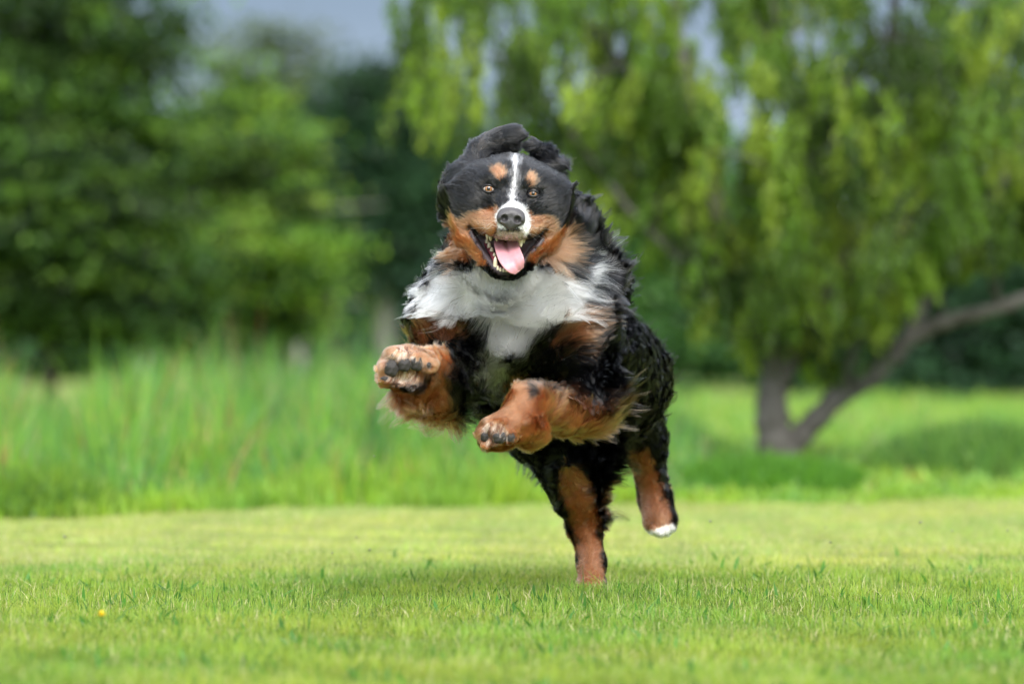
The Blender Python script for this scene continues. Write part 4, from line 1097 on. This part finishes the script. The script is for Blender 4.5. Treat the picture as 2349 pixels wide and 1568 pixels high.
# skin under the coat
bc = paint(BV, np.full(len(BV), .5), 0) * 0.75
_, ins, low = bare(BV)
bc[low] = LIP
dm = poly_sd(to_head(BV)[:, 0], to_head(BV)[:, 2], MOUTH)
bc[ins] = np.where(dm[ins, None] > -7, LIP * 1.4, GUM * np.clip(1 - (to_head(BV)[ins, 1:2] + 60) / 90, .25, 1))
hb = to_head(BV)
for (ex, ez) in (EYE_L, EYE_R):
    k = (((hb[:, 0] - ex) / 17) ** 2 + ((hb[:, 2] - ez) / 12) ** 2 < 1) & (hb[:, 1] < 0)
    bc[k] = LIP
m, nt, b = new_mat('skin')
at = N(nt, 'ShaderNodeAttribute', attribute_name='col'); nt.links.new(at.outputs['Color'], b.inputs['Base Color'])
b.inputs['Roughness'].default_value = 0.42
tx = N(nt, 'ShaderNodeTexNoise', Scale=220.0, Detail=3.0); bp = N(nt, 'ShaderNodeBump', Strength=.5, Distance=.002)
tcn = N(nt, 'ShaderNodeTexCoord'); nt.links.new(tcn.outputs['Object'], tx.inputs['Vector'])
nt.links.new(tx.outputs['Fac'], bp.inputs['Height']); nt.links.new(bp.outputs[0], b.inputs['Normal'])
mesh_np('body', BV, BF, m, dog, col=bc)

# whiskers
wr = np.random.default_rng(4); wp = []
for i in range(20):
    s = -1 if i % 2 else 1
    q0 = H(6 + s * wr.uniform(24, 44), -88, wr.uniform(-92, -66)); sy = surf_y(q0)
    q0[1] = sy if sy is not None else q0[1]
    d = unit(np.array([s * 1.0, -.1 + wr.uniform(-.2, .5), wr.uniform(-.7, .35)])); L_ = wr.uniform(.025, .06)
    t = np.linspace(0, 1, 8)[:, None]
    wp.append(q0 + d * t * L_ + np.array([0, .1, -.25]) * t ** 2 * L_)
wp = np.array(wp)
curves_np('whiskers', wp, np.linspace(1, .3, 8)[None] * np.full((len(wp), 1), .00028), np.full((len(wp), 3), .8), FUR, dog)['kind'] = 'stuff'
# ================================================================ small things: flies in the air, a yellow flower
m_fly = simple_mat('fly_body', (0.02, 0.016, 0.012), 0.4)
m_wing = simple_mat('fly_wing', (0.30, 0.28, 0.24), 0.3)
def fly(px, py, Y, yaw, size, label):
    t = empty('fly', tuple(P(px, py, Y)), yaw); tag(t, label, 'fly', 'flies in the air over the lawn')
    parts = []
    for cx, rr in ((-.0022, (.0026, .0013, .0013)), (.0008, (.0016, .0014, .0014)), (.0028, (.0010, .0011, .0010))):
        v, q, _ = ball((cx * size, 0, 0), np.array(rr) * size, nu=10, nv=7); parts.append((v, q))
    v, q = join(parts); mesh_np('body', v, q, m_fly, t)
    for s in (-1, 1):
        w = np.array([(.001, .0008 * s, .001), (.0005, .0035 * s, .0030), (-.0018, .0050 * s, .0042), (-.0034, .0040 * s, .0032), (-.0016, .0014 * s, .0014)]) * size
        w2 = w + np.array([0, 0, .00012]); n = len(w)
        vv = np.concatenate([w, w2]); fs = [(0, 1, 2, 3), (0, 3, 4, 4), (5, 8, 7, 6), (5, 9, 8, 8)] + [(i, (i + 1) % n, (i + 1) % n + n, i + n) for i in range(n)]
        me = bpy.data.meshes.new('wing'); me.from_pydata([tuple(a) for a in vv], [], [tuple(dict.fromkeys(k)) for k in fs]); me.update()
        me.materials.append(m_wing); o = bpy.data.objects.new('wing', me); COL.objects.link(o); o.parent = t
for a in ((150, 1232, 1.2, .5, 1.3, 'dark fly over the lawn at the far left, below the tall grass'),
          (860, 1047, .3, 1.2, .8, 'tiny dark fly in front of the tall grass, below the raised left paw'),
          (762, 1268, .6, 2.2, .8, 'tiny fly over the lawn left of the dog, lowest of three close together'),
          (818, 1232, .9, .2, .8, 'tiny fly over the lawn left of the dog, highest of three close together'),
          (847, 1261, .7, 2.9, .9, 'tiny fly over the lawn left of the dog, rightmost of three close together'),
          (1630, 1196, .7, .7, 1.0, 'dark fly over the lawn just right of the lifted hind foot'),
          (1893, 1210, .9, 1.9, .9, 'dark fly over the lawn below the willow, above a second one'),
          (1905, 1244, .8, .1, .9, 'dark fly over the lawn below the willow, under another one'),
          (2110, 1198, 1.0, 2.5, 1.1, 'dark fly over the lawn on the right, beneath the low green bush'),
          (2185, 1218, .9, 1.0, 1.0, 'greenish-dark fly at the right, between two others over the lawn'),
          (2311, 1217, .9, .4, .8, 'small dark fly over the lawn nearest the right edge')):
    fly(*a)

# yellow flower, out of focus near the lens
fy = -CAM_D + CAM_H * FPX / (1462 - HY); fx = at_px(232, fy + CAM_D)
t = empty('dandelion', (fx, fy, float(ground_z(fx, fy)))); tag(t, 'small yellow flower in the near lawn at the lower left', 'flower')
v, q = tube(np.array([(0, 0, -.005), (.002, 0, .02), (.001, 0, .040)]), .0013, 6); mesh_np('stem', v, q, simple_mat('stem_green', (.12, .22, .04), .6), t)
r = np.random.default_rng(91); vv, ff = [], []
for k in range(46):
    a = r.uniform(0, 6.283); el = r.uniform(.1, 1.3); d = np.array([math.cos(a) * math.cos(el), math.sin(a) * math.cos(el), math.sin(el)])
    s_ = np.array([-math.sin(a), math.cos(a), 0]) * .0016; b0 = np.array([.001, 0, .040]); L_ = r.uniform(.009, .013)
    i0 = len(vv); vv += [b0 - s_ * .4, b0 + s_ * .4, b0 + d * L_ + s_, b0 + d * L_ - s_]; ff.append((i0, i0 + 1, i0 + 2, i0 + 3))
o = mesh_np('petals', np.array(vv), np.array(ff), simple_mat('petal_yellow', (.80, .62, .02), .6), t, smooth=False); o['kind'] = 'stuff'
